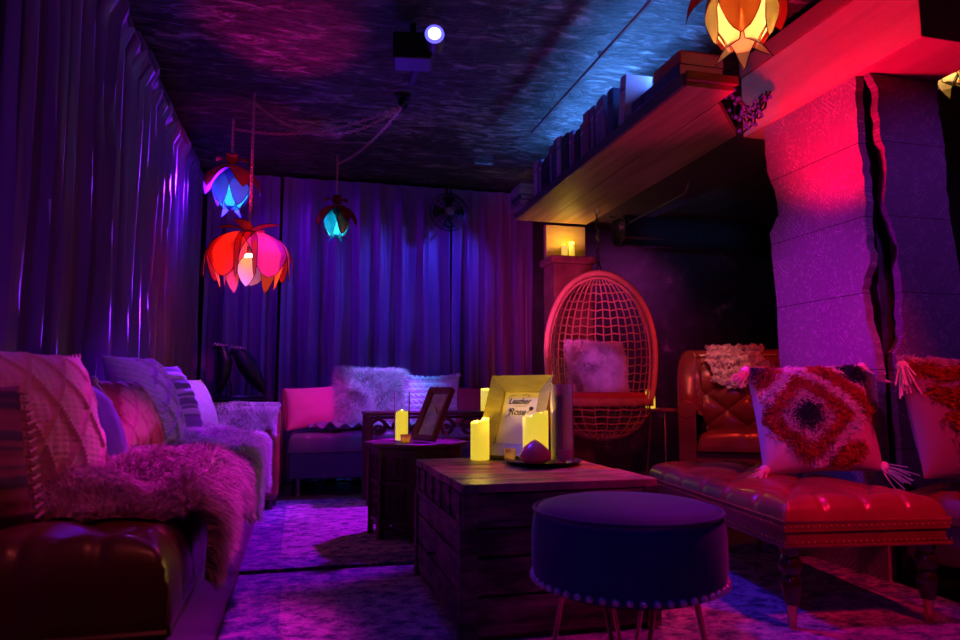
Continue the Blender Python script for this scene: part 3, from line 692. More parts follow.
def fluffy(parent, w, h, t_, n, L, mat, wd=.0022, sagf=.25):
    o, fn = pillow_body(parent, w, h, t_, mat, None, 40)
    mb = MB()
    for _ in range(n):
        u, v = rnd.random(), rnd.random(); side = -1 if rnd.random() < .72 else 1
        p = fn(u, v, side); q = fn(min(1,u+.02), v, side)-fn(max(0,u-.02), v, side); r = fn(u, min(1,v+.02), side)-fn(u, max(0,v-.02), side)
        nn = q.cross(r); nn = nn.normalized() if nn.length > 1e-9 else Vector((0,side,0))
        if nn.y*side < 0: nn = -nn
        a, b = 2*u-1, 2*v-1; ed = max(abs(a), abs(b))**6
        d = nn*(1-ed*.6)+Vector((a, 0, b))*ed+noise.noise_vector(p*10+Vector((w*50,0,0)))*1.1+Vector((rnd.gauss(0,.2), rnd.gauss(0,.2), rnd.gauss(0,.2)))
        mb.strand(p, d, L*rnd.uniform(.6,1.2), wd, sagf)
    mb.build('fur', mat, parent)
t = thing('cushion', 'big white long-haired fur cushion in the middle of the back sofa', 'cushion'); fluffy(t, .52, .46, .18, 26000, .105, FURW); place(t, (.56, 5.74, .50), 2, 18)
t = thing('cushion', 'pale blue-grey knitted fringe cushion right of the white fur one', 'cushion'); pillow_body(t, .54, .44, .15, KNITB, lambda a, b: .012*abs(math.sin(a*18+3*math.sin(b*9)))*abs(math.sin(b*14)), 80)
fr = MB()
for k in range(60):
    a = -1+2*k/59; fr.tube([(.27*a, -.01, .43-.03*(1-a*a)), (.27*a+rnd.uniform(-.01,.01), -.03, .455-.03*(1-a*a)), (.27*a+rnd.uniform(-.01,.01), -.06, .42-.03*(1-a*a))], .004, 4)
fr.build('fringe', KNITB, t); place(t, (1.05, 5.80, .50), -4, 16)
t = thing('cushion', 'burgundy cushion at the right of the back sofa behind the candles', 'cushion'); pillow_body(t, .46, .34, .15, BURG); place(t, (1.48, 5.76, .50), 0, 20, 3)
# crumpled throw on sofa front
def crump(u, v):
    x = lerp(.10, .95, u); y = lerp(5.53, 5.70, v)
    return Vector((x+.03*math.sin(v*6), y+.02*math.sin(u*20), .512+.05*max(0, noise.noise(Vector((x*9, y*16, 3)))+.25)+.015*math.sin(u*50+v*9)))
tag(MB().grid(crump, 120, 30).build('crumpled_blanket', pm('slate_blanket', (.30,.25,.36), .8), subsurf=0, solid=.006), 'crumpled slate blanket on the sofa below the pink cushion', 'blanket')

# ------------------------------------------------------------------ scroll table behind
st = thing('scrollwork_table', 'dark rectangular side table with carved scroll sides behind the octagonal one', 'table', (.93, 5.05, 0))
MB().box((0,0,.635), (.98,.34,.025)).build('tabletop', WOODD, st, bevel=.006)
sc = MB()
for k in range(6):
    cx = -.40+.16*k
    for s in (1, -1):
        sc.tube([(cx+s*(.065*(1-q/26)*math.cos(q*.42)), -.15, .535+(.072*(1-q/26))*math.sin(q*.42)) for q in range(26)], .009, 6)
sc.tube([(-.47,-.15,.61),(.47,-.15,.61)], .01); sc.tube([(-.47,-.15,.455),(.47,-.15,.455)], .012)
sc.build('scroll_panel', WOODD, st)
for x in (-.46,.46):
    for y in (-.14,.14): MB().lathe([(.016,0),(.022,.2),(.015,.3),(.024,.44),(.024,.62)], (x,y,0), 14).build('leg', WOODD, st)

# octagonal table
oc = thing('octagonal_table', 'dark octagonal side table with pierced carved panels left of the crate', 'table', (.635, 3.93, 0), (0,0,R(10)))
MB().lathe([(.25,.485),(.285,.495),(.29,.505),(.285,.515),(.262,.518),(.256,.510),(.02,.510)], n=8, M=Matrix.Rotation(R(22.5),4,'Z')).build('tabletop', WOODD, oc, bevel=.003)
ra = .245; ap = ra*math.cos(R(22.5)); hw = ra*math.sin(R(22.5))
for k in range(8):
    a = R(22.5+45*k); MB().box((ra*math.cos(a), ra*math.sin(a), .2425), (.03,.03,.485), rz=a).build('corner_post', WOODD, oc, bevel=.002)
for k in range(8):
    a = R(45*k); pn = MB(); pn.M = Matrix.Translation((ap*math.cos(a), ap*math.sin(a), 0)) @ Matrix.Rotation(a+PI/2, 4, 'Z')
    pn.box((0,0,.465), (2*hw,.014,.04)); pn.box((0,0,.31), (2*hw,.014,.02)); pn.box((0,0,.105), (2*hw,.014,.022)); pn.box((0,.012,.39), (2*hw,.006,.13)); pn.box((0,.012,.21), (2*hw,.006,.20))
    pn.tube([(-hw+.01,0,.03),(-hw+.02,0,.07),(-.02,0,.085),(0,0,.095),(.02,0,.085),(hw-.02,0,.07),(hw-.01,0,.03)], .008)
    for cz, hh in ((.39,.055),(.16,.05),(.25,.05)):
        for q in range(4):
            b_ = q*PI/2+PI/4; pn.tube([(.03*math.cos(b_)+.028*math.cos(w*PI/5), 0, cz+.03*math.sin(b_)*1.1+.028*math.sin(w*PI/5)) for w in range(10)], .0045, 5, closed=True)
        pn.ball((0,0,cz), .014, 8)
    pn.build('carved_panel', WOODD, oc)

# ------------------------------------------------------------------ candles
FLAME = em('flame_glow', (1,.62,.12), 25)
def wax_mat(name, bright):
    m, nt, b = new_mat(name); q = NB(nt); b.inputs['Base Color'].default_value = (.85,.68,.35,1); b.inputs['Roughness'].default_value = .5
    b.inputs['Emission Color'].default_value = (1,.74,.03,1); b.inputs['Emission Strength'].default_value = bright; return m
WAXL = wax_mat('glowing_wax', .72)
def candle(loc, r, h, label, light=1.0, group='pillar candles', mat=None):
    t = thing('pillar_candle', label, 'candle', loc, group=None)
    cm = MB().lathe([(r*.97,0),(r,.004),(r,h-.012),(r*.985,h-.003),(r*.93,h),(r*.86,h-.003),(r*.80,h-.014),(r*.3,h-.02),(.001,h-.02)], n=36); sd = loc[0]*7+loc[1]*3
    cm.v = [(x, y, z+(.020*(h/.15)*(math.sin(math.atan2(y, x)+sd)*.5+.5*noise.noise(Vector((x*60, y*60, sd)))) if z > h-.01 and math.hypot(x, y) > r*.75 else 0)) for x, y, z in cm.v]
    cm.build('wax', mat or WAXL, t)
    MB().tube([(0,0,h-.014),(.001,0,h-.002)], .0012, 5).build('wick', BLACK, t)
    l = bpy.data.lights.new('candle_light', 'POINT'); l.energy = light; l.color = (1,.66,.05); l.shadow_soft_size = .005
    lo = bpy.data.objects.new('candle_light', l); C.objects.link(lo); lo.parent = t; lo.location = (0,0,h+.008)
    return t
candle((2.10, 5.37, 1.90), .026, .10, 'left of the two candles on the post ledge under the shelf', 1.3)
candle((2.175, 5.40, 1.90), .024, .13, 'right of the two candles on the post ledge under the shelf', 1.0)
candle((1.34, 5.02, .648), .048, .155, 'pale yellow candle on the scrollwork table, left of the pair', .5)
candle((1.435, 5.08, .648), .045, .155, 'pale yellow candle on the scrollwork table, right of the pair', .4)
candle((.75, 2.93, .505), .040, .165, 'thick glowing candle at the left on the crate, beside the menu frame', 1.5)
candle((.935, 2.74, .517), .052, .185, 'wide glowing candle on the tray behind the pink egg', 1.5)
candle((2.76, 5.20, .652), .038, .15, 'yellow candle on the small round table beside the hanging chair', .25)
# candle in tall glass on octagonal table
gv = thing('glass_hurricane', 'tall clear glass with a lit candle inside on the octagonal table', 'candle holder', (.545, 3.86, .519))
gp = [(.001,.0),(.038,.0),(.042,.004),(.044,.27),(.041,.27),(.039,.008),(.001,.008)]
MB().lathe(gp, n=32).build('glass', GLASS, gv)
candle((.545, 3.86, .529), .034, .15, 'glowing candle inside the tall glass on the octagonal table', .6)
tl = thing('tealight_holder', 'tiny amber tealight cup in front of the tall glass', 'candle holder', (.555, 3.765, .519))
MB().lathe([(.001,0),(.026,0),(.03,.045),(.027,.045),(.024,.005),(.001,.005)], n=24).build('cup', pm('amber_glass', (.9,.5,.2), .1, trans=.6), tl); MB().cyl((0,0,.006), .022, .022).build('wax', WAXL, tl)

# frame leaning on octagonal table
PRINT = pm('violet_print', (.50,.42,.58), .3, col2=(.16,.10,.30), sc=14, coat=.6)
def frame(name, label, w, h, fw, depth, mat, loc, rz, lean, inner, slope=.0):
    t = thing(name, label, 'picture frame', loc); place(t, loc, rz, lean)
    # bevelled frame: outer rect at back, inner rect recessed
    for k in range(4):
        o = [(-w/2,0),(w/2,0),(w/2,h),(-w/2,h)]; i_ = [(-w/2+fw,fw),(w/2-fw,fw),(w/2-fw,h-fw),(-w/2+fw,h-fw)]
        a, b, c_, d_ = o[k], o[(k+1) % 4], i_[(k+1) % 4], i_[k]
        vs = [(a[0],-slope,a[1]),(b[0],-slope,b[1]),(c_[0],0,c_[1]),(d_[0],0,d_[1])]+[(a[0],depth,a[1]),(b[0],depth,b[1]),(c_[0],depth,c_[1]),(d_[0],depth,d_[1])]
        m = MB(); m.add(vs, [(0,1,2,3),(7,6,5,4),(0,4,5,1),(1,5,6,2),(2,6,7,3),(3,7,4,0)]); m.build('frame_side', mat, t, smooth=False, bevel=.0015)
    MB().box((0, depth*.6, h/2), (w-2*fw+.004, .004, h-2*fw+.004)).build('print', inner, t, smooth=False)
    return t
fo = frame('standing_frame', 'tilted dark red picture frame on the octagonal table', .20, .32, .032, .022, pm('dark_red_wood', (.20,.03,.03), .3, coat=.3), (.665, 3.90, .524), -62, 26, PRINT, .012)
ea = thing('brass_easel', 'small brass easel legs behind the tilted frame', 'easel', (.72, 3.92, .519))
MB().tube([(.02,0,.19),(.115,.06,.003)], .004).build('leg', BRASS, ea); MB().tube([(.02,0,.19),(.06,-.03,.003)], .004).build('leg', BRASS, ea); MB().tube([(.03,.0,.15),(.09,.035,.12)], .003).build('crossbar', BRASS, ea)

# ------------------------------------------------------------------ crate table
cr = thing('crate_table', 'big weathered wooden crate used as coffee table in the centre', 'table', (.51, 2.2, 0))
cw, cl, ch = .67, .90, .50
MB().box((cw/2, cl/2, .235), (cw-.04, cl-.04, .45)).build('core', WOODD, cr, smooth=False)
ncol = 6
for k in range(ncol):
    y0 = k*cl/ncol; MB().box((cw/2+rnd.uniform(-.004,.004), y0+cl/ncol/2, ch-.014+rnd.uniform(-.002,.002)), (cw+.01, cl/ncol-.004, .028)).build('top_plank', CRATET, cr, smooth=False, bevel=.003)
rows = [(.03,.12),(.155,.115),(.275,.085),(.38,.09)]
for z0, hh in rows:
    MB().box((cw/2, .008, z0+hh/2), (cw-.01, .02, hh-.004)).build('side_plank', CRATE, cr, smooth=False, bevel=.003)
    MB().box((.008, cl/2, z0+hh/2), (.02, cl-.01, hh-.004)).build('side_plank', CRATE, cr, smooth=False, bevel=.003)
    MB().box((cw-.008, cl/2, z0+hh/2), (.02, cl-.01, hh-.004)).build('side_plank', CRATE, cr, smooth=False, bevel=.003)
for y in (.04, .2, .36, .52, .68, .84): MB().box((-.004, y, .425), (.014, .045, .09)).build('batten', CRATE, cr, smooth=False, bevel=.003)
MB().box((-.003, cl/2, .365), (.012, cl, .022)).build('rail', CRATE, cr, smooth=False, bevel=.003)
MB().box((cw/2, -.003, .375), (cw, .012, .018)).build('rail', CRATE, cr, smooth=False, bevel=.003)
for y in (.02, cl-.02): MB().box((-.003, y, .19), (.018, .05, .36)).build('corner_batten', CRATE, cr, smooth=False, bevel=.003)
for x in (.02, cw-.02): MB().box((x, -.003, .25), (.05, .018, .46)).build('corner_batten', CRATE, cr, smooth=False, bevel=.003)
MB().lathe([(.006,0),(.006,.03)], (-.012,.42,.2), 10, M=Matrix.Rotation(R(-90),4,'Y')).build('latch', IRON, cr)

tr = thing('serving_tray', 'flat dark round tray on the crate under the egg and vase', 'tray', (.97, 2.75, .501))
MB().lathe([(.001,0),(.135,0),(.155,.012),(.157,.016),(.135,.008),(.001,.008)], n=40).build('tray_dish', BLACK, tr)
eg = thing('stone_egg', 'smooth pink egg-shaped stone on the tray before the wide candle', 'ornament', (.90, 2.645, .509))
MB().lathe([(.001,0)]+[(.068*math.sin(PI*q/16)**.9*(1-.12*q/16), .055-.055*math.cos(PI*q/16) if q < 8 else .055+.045*(-math.cos(PI*q/16))) for q in range(0)]+[(.064*math.sin(PI*(q/20)**.62)**.75, .098*q/20) for q in range(1,20)]+[(.001,.098)], n=32).build('egg_body', pm('pink_stone', (.90,.20,.16), .25, coat=.5), eg)
va = thing('glass_cylinder', 'tall clear glass cylinder holding reeds at the right of the tray', 'vase', (1.035, 2.70, .509))
MB().lathe([(.001,0),(.044,0),(.046,.004),(.046,.315),(.043,.315),(.042,.012),(.001,.012)], n=36).build('glass', FROST, va)
MB().lathe([(.001,.013),(.041,.013),(.041,.055),(.001,.058)], n=28).build('white_sand', pm('white_sand', (.7,.6,.7), .9), va)
for dx, tx in ((-.01,-.035),(.01,.01),(-.005,-.012)): MB().tube([(dx,0,.06),(tx,.02,.42)], .0022).build('reed', pm('red_reed', (.6,.15,.1), .6), va)
MB().box((-.022,-.02,.15), (.028,.016,.24)).build('dark_card', BLACK, va, smooth=False)
vo = thing('votive_cup', 'small frosted votive cup in front of the menu frame', 'candle holder', (.862, 2.86, .505))
MB().lathe([(.001,0),(.022,0),(.026,.05),(.023,.05),(.019,.006),(.001,.006)], n=24).build('cup', pm('frosted_glass', (.9,.6,.4), .4, trans=.5), vo); MB().cyl((0,0,.007), .018, .022).build('wax', WAXL, vo)

# menu frame with writing
GOLDW = pm('gilt_wood', (.28,.22,.05), .45, col2=(.42,.33,.08), sc=3, stretch=(3,3,14), bump=.25)
PAPERC = pm('aged_card', (.72,.60,.48), .6)
mf = frame('menu_frame', 'wide gilt wood frame with a lettered menu card leaning on the crate', .31, .38, .066, .03, GOLDW, (.875, 2.93, .508), -46, 24, PAPERC, .03)
INK = pm('black_ink', (.02,.01,.01), .6)
def text(body, size, x, z, parent, mat, shear=0, y=-.0, sx=1, bold=0, nm='lettering'):
    c = bpy.data.curves.new('t', 'FONT'); c.body = body; c.size = size; c.shear = shear; c.align_x = 'CENTER'; c.extrude = .0006; c.offset = bold
    o = bpy.data.objects.new('t', c); C.objects.link(o); dg = bpy.context.evaluated_depsgraph_get(); me = bpy.data.meshes.new_from_object(o.evaluated_get(dg))
    bpy.data.objects.remove(o); me.materials.clear(); me.materials.append(mat)
    r = bpy.data.objects.new(nm, me); C.objects.link(r); r.parent = parent; r.location = (x, y, z); r.rotation_euler = (R(90),0,0); r.scale = (sx,1,1); return r
yp = .030*.6-.0035
text('Leather', .040, -.010, .258, mf, INK, .35, yp, .88, .0004)
text('&', .022, -.050, .222, mf, INK, .2, yp, 1, .0003)
text('Rose', .044, -.012, .206, mf, INK, .35, yp, .95, .0004)
sw = MB()
sw.tube([(-.058,yp,.268),(-.066,yp,.285),(-.055,yp,.298),(-.035,yp,.296)], .0011, 4); sw.tube([(.0,yp,.298),(.02,yp,.304),(.04,yp,.297),(.025,yp,.292)], .0011, 4)
sw.tube([(-.035,yp,.249),(-.01,yp,.246),(.03,yp,.249)], .0007, 4); sw.tube([(-.058,yp,.190),(-.066,yp,.197),(-.055,yp,.205),(-.045,yp,.196)], .001, 4)
sw.build('flourish', INK, mf)
rs = MB()
for k in range(5):
    a0 = k*1.256; rs.tube([(.056+.009*math.cos(a0+q*.35)*(1-q*.05), yp, .236+.009*math.sin(a0+q*.35)*(1-q*.05)) for q in range(8)], .0024, 5)
rs.ball((.056,yp,.236), .005, 8); rs.tube([(.050,yp,.228),(.044,yp,.222),(.042,yp,.214)], .0010, 4); rs.build('rose_print', INK, mf)

# ------------------------------------------------------------------ stool
sl = thing('velvet_stool', 'round navy velvet stool with nailhead trim in the front', 'stool', (.80, 1.645, 0))
Rs = .235
MB().lathe([(.001,.325),(Rs-.012,.325),(Rs-.004,.33),(Rs,.345),(Rs+.004,.40),(Rs+.002,.475),(Rs-.006,.502),(Rs-.02,.514),(Rs-.05,.522),(.12,.528),(.001,.530)], n=72).build('seat', NAVY, sl, subsurf=1)
MB().tube([((Rs-.004)*math.cos(a*PI/36), (Rs-.004)*math.sin(a*PI/36), .505) for a in range(72)], .004, 6, closed=True).build('piping', NAVY, sl)
nh0 = None
for k in range(50):
    a = 2*PI*k/50; b = MB() if nh0 is None else None
    if nh0 is None:
        b.ball((0,0,0), .0085, 10); nh0 = b.build('nailhead', NAIL, sl); o = nh0
    else: o = nh0.copy(); C.objects.link(o); o.parent = sl
    o.location = ((Rs+.001)*math.cos(a), (Rs+.001)*math.sin(a), .342)
for a in (-115, -25, 65, 155):
    a = R(a); ca, sa = math.cos(a), math.sin(a); hp = MB()
    for s in (-1, 1): hp.tube([(ca*.155-sa*s*.055, sa*.155+ca*s*.055, .326), (ca*.215-sa*s*.004, sa*.215+ca*s*.004, .006)], .006, 8)
    hp.ball((ca*.215, sa*.215, .008), .008, 8); hp.build('hairpin_leg', COPPER, sl)
MB().lathe([(.001,.318),(.2,.318),(.2,.326),(.001,.326)], n=40).build('underside_plate', BLACK, sl)

# ------------------------------------------------------------------ ottoman right
ot = thing('tufted_ottoman', 'red-brown leather tufted ottoman on turned legs in the right foreground', 'ottoman', (1.55, 2.03, 0), (0,0,R(-7)))
mb, otz = cushion(.60, 1.24, .365, .455, 4, 6, crown=.012, tuftd=.030, edge=.07, nu=90, nv=160); mb.build('seat', LEATHER, ot)
MB().box((.30,.62,.325), (.585,1.225,.075)).build('apron', LEATHER, ot, bevel=.006)
for z in (.367, .288): MB().tube([(.0,0,z),(.60,0,z),(.60,1.24,z),(0,1.24,z)], .006, 8, closed=True).build('welt', LEATHER, ot)
nails = [(.60*k/29, -.001, z) for z in (.352, .302) for k in range(30)]+[(-.001, 1.24*k/61, z) for z in (.352, .302) for k in range(1, 21)]
n0 = None
for p in nails:
    if n0 is None: n0 = MB().ball((0,0,0), .0042, 8).build('nailhead', BRASS, ot); o = n0
    else: o = n0.copy(); C.objects.link(o); o.parent = ot
    o.location = p
nt_ = MB()
for z in (.352, .302):
    for k in range(21, 62): nt_.ball((-.001, 1.24*k/61, z), .0042, 8)
nt_.build('nailhead_trim', BRASS, ot)['kind'] = 'stuff'
lp = [(.010,.0),(.014,.0),(.016,.05),(.020,.055),(.022,.09),(.030,.13),(.034,.155),(.028,.175),(.022,.185),(.036,.20),(.040,.22),(.032,.24),(.026,.25),(.034,.262),(.034,.29)]
for x in (.05,.55):
    for y in (.06,1.18):
        lg = MB().lathe(lp[4:], (x,y,0), 24).build('turned_leg', TURNED, ot); MB().lathe([(.010,0),(.013,.004),(.016,.088),(.021,.09)], (x,y,0), 18).build('brass_foot', BRASS, lg)

# second seat at right edge
s2 = thing('leather_chair', 'dark leather chair cut off by the right edge beside the ottoman', 'chair', (2.36, 1.72, 0))
mb, _ = cushion(.72, .66, .33, .44, 4, 4, edge=.06, nu=50, nv=50); mb.build('seat', LEATHER, s2)
MB().box((.36,.33,.24), (.70,.64,.2)).build('apron', LEATHER_D, s2, bevel=.01)
for x in (.05,.67):
    for y in (.05,.61): MB().lathe([(.012,0),(.03,.15)], (x,y,0), 16).build('leg', TURNED, s2)

# ------------------------------------------------------------------ tasselled pile pillows
def pile(parent, fn, curve, rad, mat, n, L, nm='pile_stripe', w=.0022, side=-1):
    mb = MB(); segs = []
    for c in curve:
        for i in range(len(c)-1): segs.append((Vector((*c[i],0)), Vector((*c[i+1],0))))
    tot = [ (b-a).length for a, b in segs]; T = sum(tot)
    for _ in range(n):
        x = rnd.random()*T; i = 0
        while x > tot[i] and i < len(segs)-1: x -= tot[i]; i += 1
        p = segs[i][0].lerp(segs[i][1], min(1, x/max(1e-6, tot[i]))); a = p.x+rnd.gauss(0, rad*.5); b = p.y+rnd.gauss(0, rad*.5)
        if abs(a) > .97 or abs(b) > .97: continue
        q = fn((a+1)/2, (b+1)/2, side); cl = noise.noise_vector(q*32)*.8
        d = Vector((0, side, -.15))+cl+Vector((rnd.gauss(0,.3), 0, rnd.gauss(0,.3)))
        mb.strand(q, d, L*rnd.uniform(.7,1.2), w, .15)
    mb.build(nm, mat, parent)
def circ(cx, cy, r, n=16): return [(cx+r*math.cos(2*PI*i/n), cy+r*math.sin(2*PI*i/n)) for i in range(n+1)]
def dia(cx, cy, rx, ry): return [(cx-rx,cy),(cx,cy+ry),(cx+rx,cy),(cx,cy-ry),(cx-rx,cy)]
t = thing('cushion', 'large cream cushion with shaggy red and navy diamonds on the ottoman', 'cushion')
_, fn = pillow_body(t, .50, .47, .26, COTTON, pinch=.04)
pile(t, fn, [dia(-.30,-.05,.62,.72)], .14, PILE, 5200, .030)
pile(t, fn, [dia(-.30,-.05,.36,.42)], .16, PILEW, 3600, .020, 'white_pile')
pile(t, fn, [dia(-.30,-.05,.10,.13), [(-.35,-.05),(-.25,-.05)]], .20, PILEN, 2600, .024, 'navy_pile')
pile(t, fn, [[(-.9,.25),(-.35,.88),(.62,-.05),(-.25,-.92)]], .10, PILEW, 4200, .030, 'white_pile')
pile(t, fn, [[(.05,.92),(.75,.20),(.80,-.05)],[(-.92,.60),(-.62,.92)]], .15, PILE, 2600, .03)
pile(t, fn, [[(.66,.80),(.88,.75)],[(-.9,.9),(-.8,.8)]], .22, PILEN, 1500, .026, 'navy_pile')
pile(t, fn, [[(.1,-.92),(.55,-.62)]], .14, PILE, 1200, .03)
for c_ in ((-.25,.45),(.25,.45),(-.245,.02),(.245,.02)): tassel(t, (c_[0], -.01, c_[1]), PILEW, 1.0, (.7*(1 if c_[0] > 0 else -1), -.3, -.6))
place(t, (2.11, 2.50, .455), -16, 16, -2)
t = thing('cushion', 'grey cushion with shaggy red zigzags and a pink tassel at the right edge', 'cushion')
_, fn = pillow_body(t, .50, .50, .20, pm('grey_weave', (.22,.18,.26), .85, bump=.4, bsc=120, bd=.003), pinch=.04)
pile(t, fn, [[(-.95,.80),(-.4,.62),(.2,.85),(.9,.6)],[(-.75,.35),(-.4,.15),(.1,.40),(.9,.1)],[(-.6,-.1),(-.2,-.25),(.3,.0),(.9,-.3)],[(-.45,-.55),(.0,-.7),(.9,-.5)]], .15, PILE, 9500, .035)
pile(t, fn, [[(-.9,.95),(-.4,.93),(.1,.93)]], .10, PILEW, 1500, .03, 'white_pile'); pile(t, fn, [[(-.4,-.93),(.5,-.93)]], .14, PILEW, 2200, .05, 'white_pile')
tassel(t, (-.255,-.03,.44), PILEW, 1.1, (-.15,-.2,-1)); place(t, (2.54, 2.16, .45), -6, 18, 4)

# ------------------------------------------------------------------ hanging egg chair
eg = thing('hanging_chair', 'egg-shaped rattan hanging chair with woven net back beneath the shelf', 'hanging chair', (2.11, 4.72, 0), (0,0,R(-12)))
ZS, ZT, ZM, WX = .74, 1.655, 1.08, .395
def hw_(z):
    if z >= ZM: return WX*math.sqrt(max(0, 1-((z-ZM)/(ZT-ZM))**2))
    return WX*math.sqrt(max(0, 1-((ZM-z)/.80)**2))
def dep(z): return .36*(hw_(z)/WX)**.7*(.75+.25*(1-(z-ZS)/(ZT-ZS)))
zl = [ZS+(ZT-ZS)*math.sin(PI/2*i/24) for i in range(25)]
rim = [(-hw_(z), -.02-.03*(1-(z-ZS)/(ZT-ZS)), z) for z in zl]; rim += [(hw_(z), -.02-.03*(1-(z-ZS)/(ZT-ZS)), z) for z in reversed(zl[:-1])]
MB().tube(rim, .021, 12).build('rim', RATTAN, eg); MB().tube([(p[0]*.93, p[1]+.03, ZS+(p[2]-ZS)*.965) for p in rim], .010, 8).build('inner_rim', RATTAN, eg)
net = MB(); NP = 19
for k in range(1, NP):
    ph = PI*k/NP; net.tube([(hw_(z)*math.cos(ph), dep(z)*math.sin(ph)+.006*math.sin(i*2.5+k), z) for i, z in enumerate([ZS+(ZT-ZS)*(q/30)**.9 for q in range(30)]+[ZT-.004])], .0052, 5)
for j in range(1, 15):
    z = ZS+(ZT-ZS)*j/15; net.tube([(hw_(z)*math.cos(PI*q/28), dep(z)*math.sin(PI*q/28), z+.006*math.sin(q*1.9+j)) for q in range(29)], .0055, 5)
net.build('net_back', RATTAN, eg)
WS = hw_(ZS); FR = .24
bw = MB()
for j in range(1, 6):
    q = math.sqrt(max(0, 1-(j/5.6)**2)); z = ZS-.03-.27*j/5.6
    bw.tube([(WS*q*math.cos(2*PI*i/40), (FR if math.sin(2*PI*i/40) < 0 else dep(ZS))*q*math.sin(2*PI*i/40), z+.004*math.sin(i*2.2)) for i in range(40)], .0055, 5, closed=True)
for k in range(24):
    a = 2*PI*k/24; yf = FR if math.sin(a) < 0 else dep(ZS)
    bw.tube([(WS*math.cos(a)*math.cos(q*PI/16), yf*math.sin(a)*math.cos(q*PI/16), ZS-.03-.27*math.sin(q*PI/16)) for q in range(9)], .005, 5)
bw.build('net_bowl', RATTAN, eg)
def railfn(u, v):
    a = PI+PI*u; return Vector(((WS+.01)*math.cos(a), (FR+.01)*math.sin(a), ZS-.025+.05*(v-.5)*1.1))
MB().grid(railfn, 40, 2).build('front_rail', RATTAN, eg, solid=.018)
for k in range(1, 9):
    a = PI+PI*k/9; MB().tube([((WS+.022)*math.cos(a), (FR+.022)*math.sin(a), z) for z in (ZS-.055, ZS+.005)], .004, 6).build('cane_binding', RATTAN, eg)
MB().lathe([(.001,ZS-.03),(.96,ZS-.03),(1.0,ZS-.01),(1.0,ZS+.02),(.95,ZS+.04),(.001,ZS+.05)], n=40, sx=WS*.96, sy=.28, c=(0,.05,0)).build('seat_pad', REDPAD, eg)
for s in (-1, 1): MB().tube([(s*.02,-.02,ZT),(s*.01,-.01,ZT+.05),(0,0,ZT+.09)], .006).build('hanger_loop', IRON, eg)
c = MB(); chain(c, [(0,0,ZT+.08),(0,.02,2.10)], link=.045, r=.004); c.build('chain', IRON, eg)
hk2 = MB().tube([(.0,.02,2.20),(.0,.02,2.16),(-.018,.02,2.145),(-.02,.02,2.12),(0,.02,2.10),(.02,.02,2.12),(.018,.02,2.145),(0,.02,2.16)], .005); hk2.build('carabiner', CHROME, eg)
t = thing('cushion', 'pink-lit white fur cushion standing in the hanging chair', 'cushion'); fluffy(t, .44, .36, .17, 14000, .06, FURW, .002); place(t, (2.09, 4.72, .785), 8, 12, 3)

# ------------------------------------------------------------------ round side table
rt = thing('round_side_table', 'small round side table on thin metal legs beside the hanging chair', 'table', (2.90, 5.22, 0))
MB().lathe([(.001,.63),(.225,.63),(.23,.636),(.23,.648),(.225,.652),(.001,.652)], n=40).build('tabletop', pm('rust_tabletop', (.30,.10,.08), .4), rt)
for a in (-120, -60, 0, 60, 120, 180):
    a = R(a); MB().tube([(.12*math.cos(a),.12*math.sin(a),.63),(.19*math.cos(a),.19*math.sin(a),.0)], .007, 8).build('leg', COPPER, rt)

# ------------------------------------------------------------------ tufted armchair
ac = thing('tufted_armchair', 'oxblood leather button-tufted armchair against the dark block wall', 'armchair', (3.22, 4.66, 0), (0,0,R(-30)))
hwid, dpt, rc = .43, .62, .16
def pathp(s):
    # left front -> back -> right front
    L1 = dpt-rc; L2 = PI/2*rc; L3 = 2*(hwid-rc); tot = 2*L1+2*L2+L3; x = s*tot
    if x < L1: return Vector((-hwid, -.36+x, 0)), Vector((1,0,0))
    x -= L1
    if x < L2:
        a = x/rc; return Vector((-hwid+rc-rc*math.cos(a), -.36+L1+rc*math.sin(a), 0)), Vector((math.cos(a), -math.sin(a), 0))
    x -= L2
    if x < L3: return Vector((-hwid+rc+x, -.36+dpt, 0)), Vector((0,-1,0))
    x -= L3
    if x < L2:
        a = x/rc; return Vector((hwid-rc+rc*math.sin(a), -.36+L1+rc*math.cos(a), 0)), Vector((-math.sin(a), -math.cos(a), 0))
    x -= L2; return Vector((hwid, -.36+L1-x, 0)), Vector((-1,0,0))
def acfn(u, v):
    p, n = pathp(u); e = abs(u-.5)*2; hgt = lerp(1.10, .70, sm((e-.42)/.22))-.03*sm((e-.8)/.2)
    zb_ = .40
    if v < .55:
        t = v/.55; z = lerp(zb_, hgt-.04, t); a = u*11; b = (z-.40)*7.2
        tf = tuft(a/2*1.2, b/2*1.15) if .06 < u < .94 else 1
        inn = .10+.055*math.sin(min(1, t*1.15)*PI*.8); k = sm(t/.12)*sm((1-t)/.1+.15)
        return p+n*(inn*.75+.05*tf*k)+Vector((0,0,z))
    if v < .75:
        t = (v-.55)/.20; a = t*PI; return p+n*(.045+.07*math.cos(a))+Vector((0,0,hgt-.04+.055*math.sin(a)))
    t = (v-.75)/.25; return p+n*(-.025)+Vector((0,0,lerp(hgt-.04, .14, t)))
MB().grid(acfn, 240, 90).build('tufted_back', LEATHER, ac)
for s in (-1, 1):
    fp = MB(); fp.box((s*(hwid-.035), -.365, .40), (.125,.03,.52)); fp.lathe([(.068,-.018),(.068,.018)], (s*(hwid-.035), -.365, .66), 24, M=Matrix.Rotation(R(90),4,'X')); fp.build('arm_front', LEATHER, ac, bevel=.01)
btn = MB()
for i in range(3, 20):
    for j in range(1, 6):
        if (i+j) % 2: continue
        u = i/22; z = .40+j/7.2
        e = abs(u-.5)*2; hgt = lerp(1.10, .70, sm((e-.42)/.22))
        if z > hgt-.06: continue
        p, n = pathp(u); btn.ball(p+n*.115+Vector((0,0,z)), .010, 8)
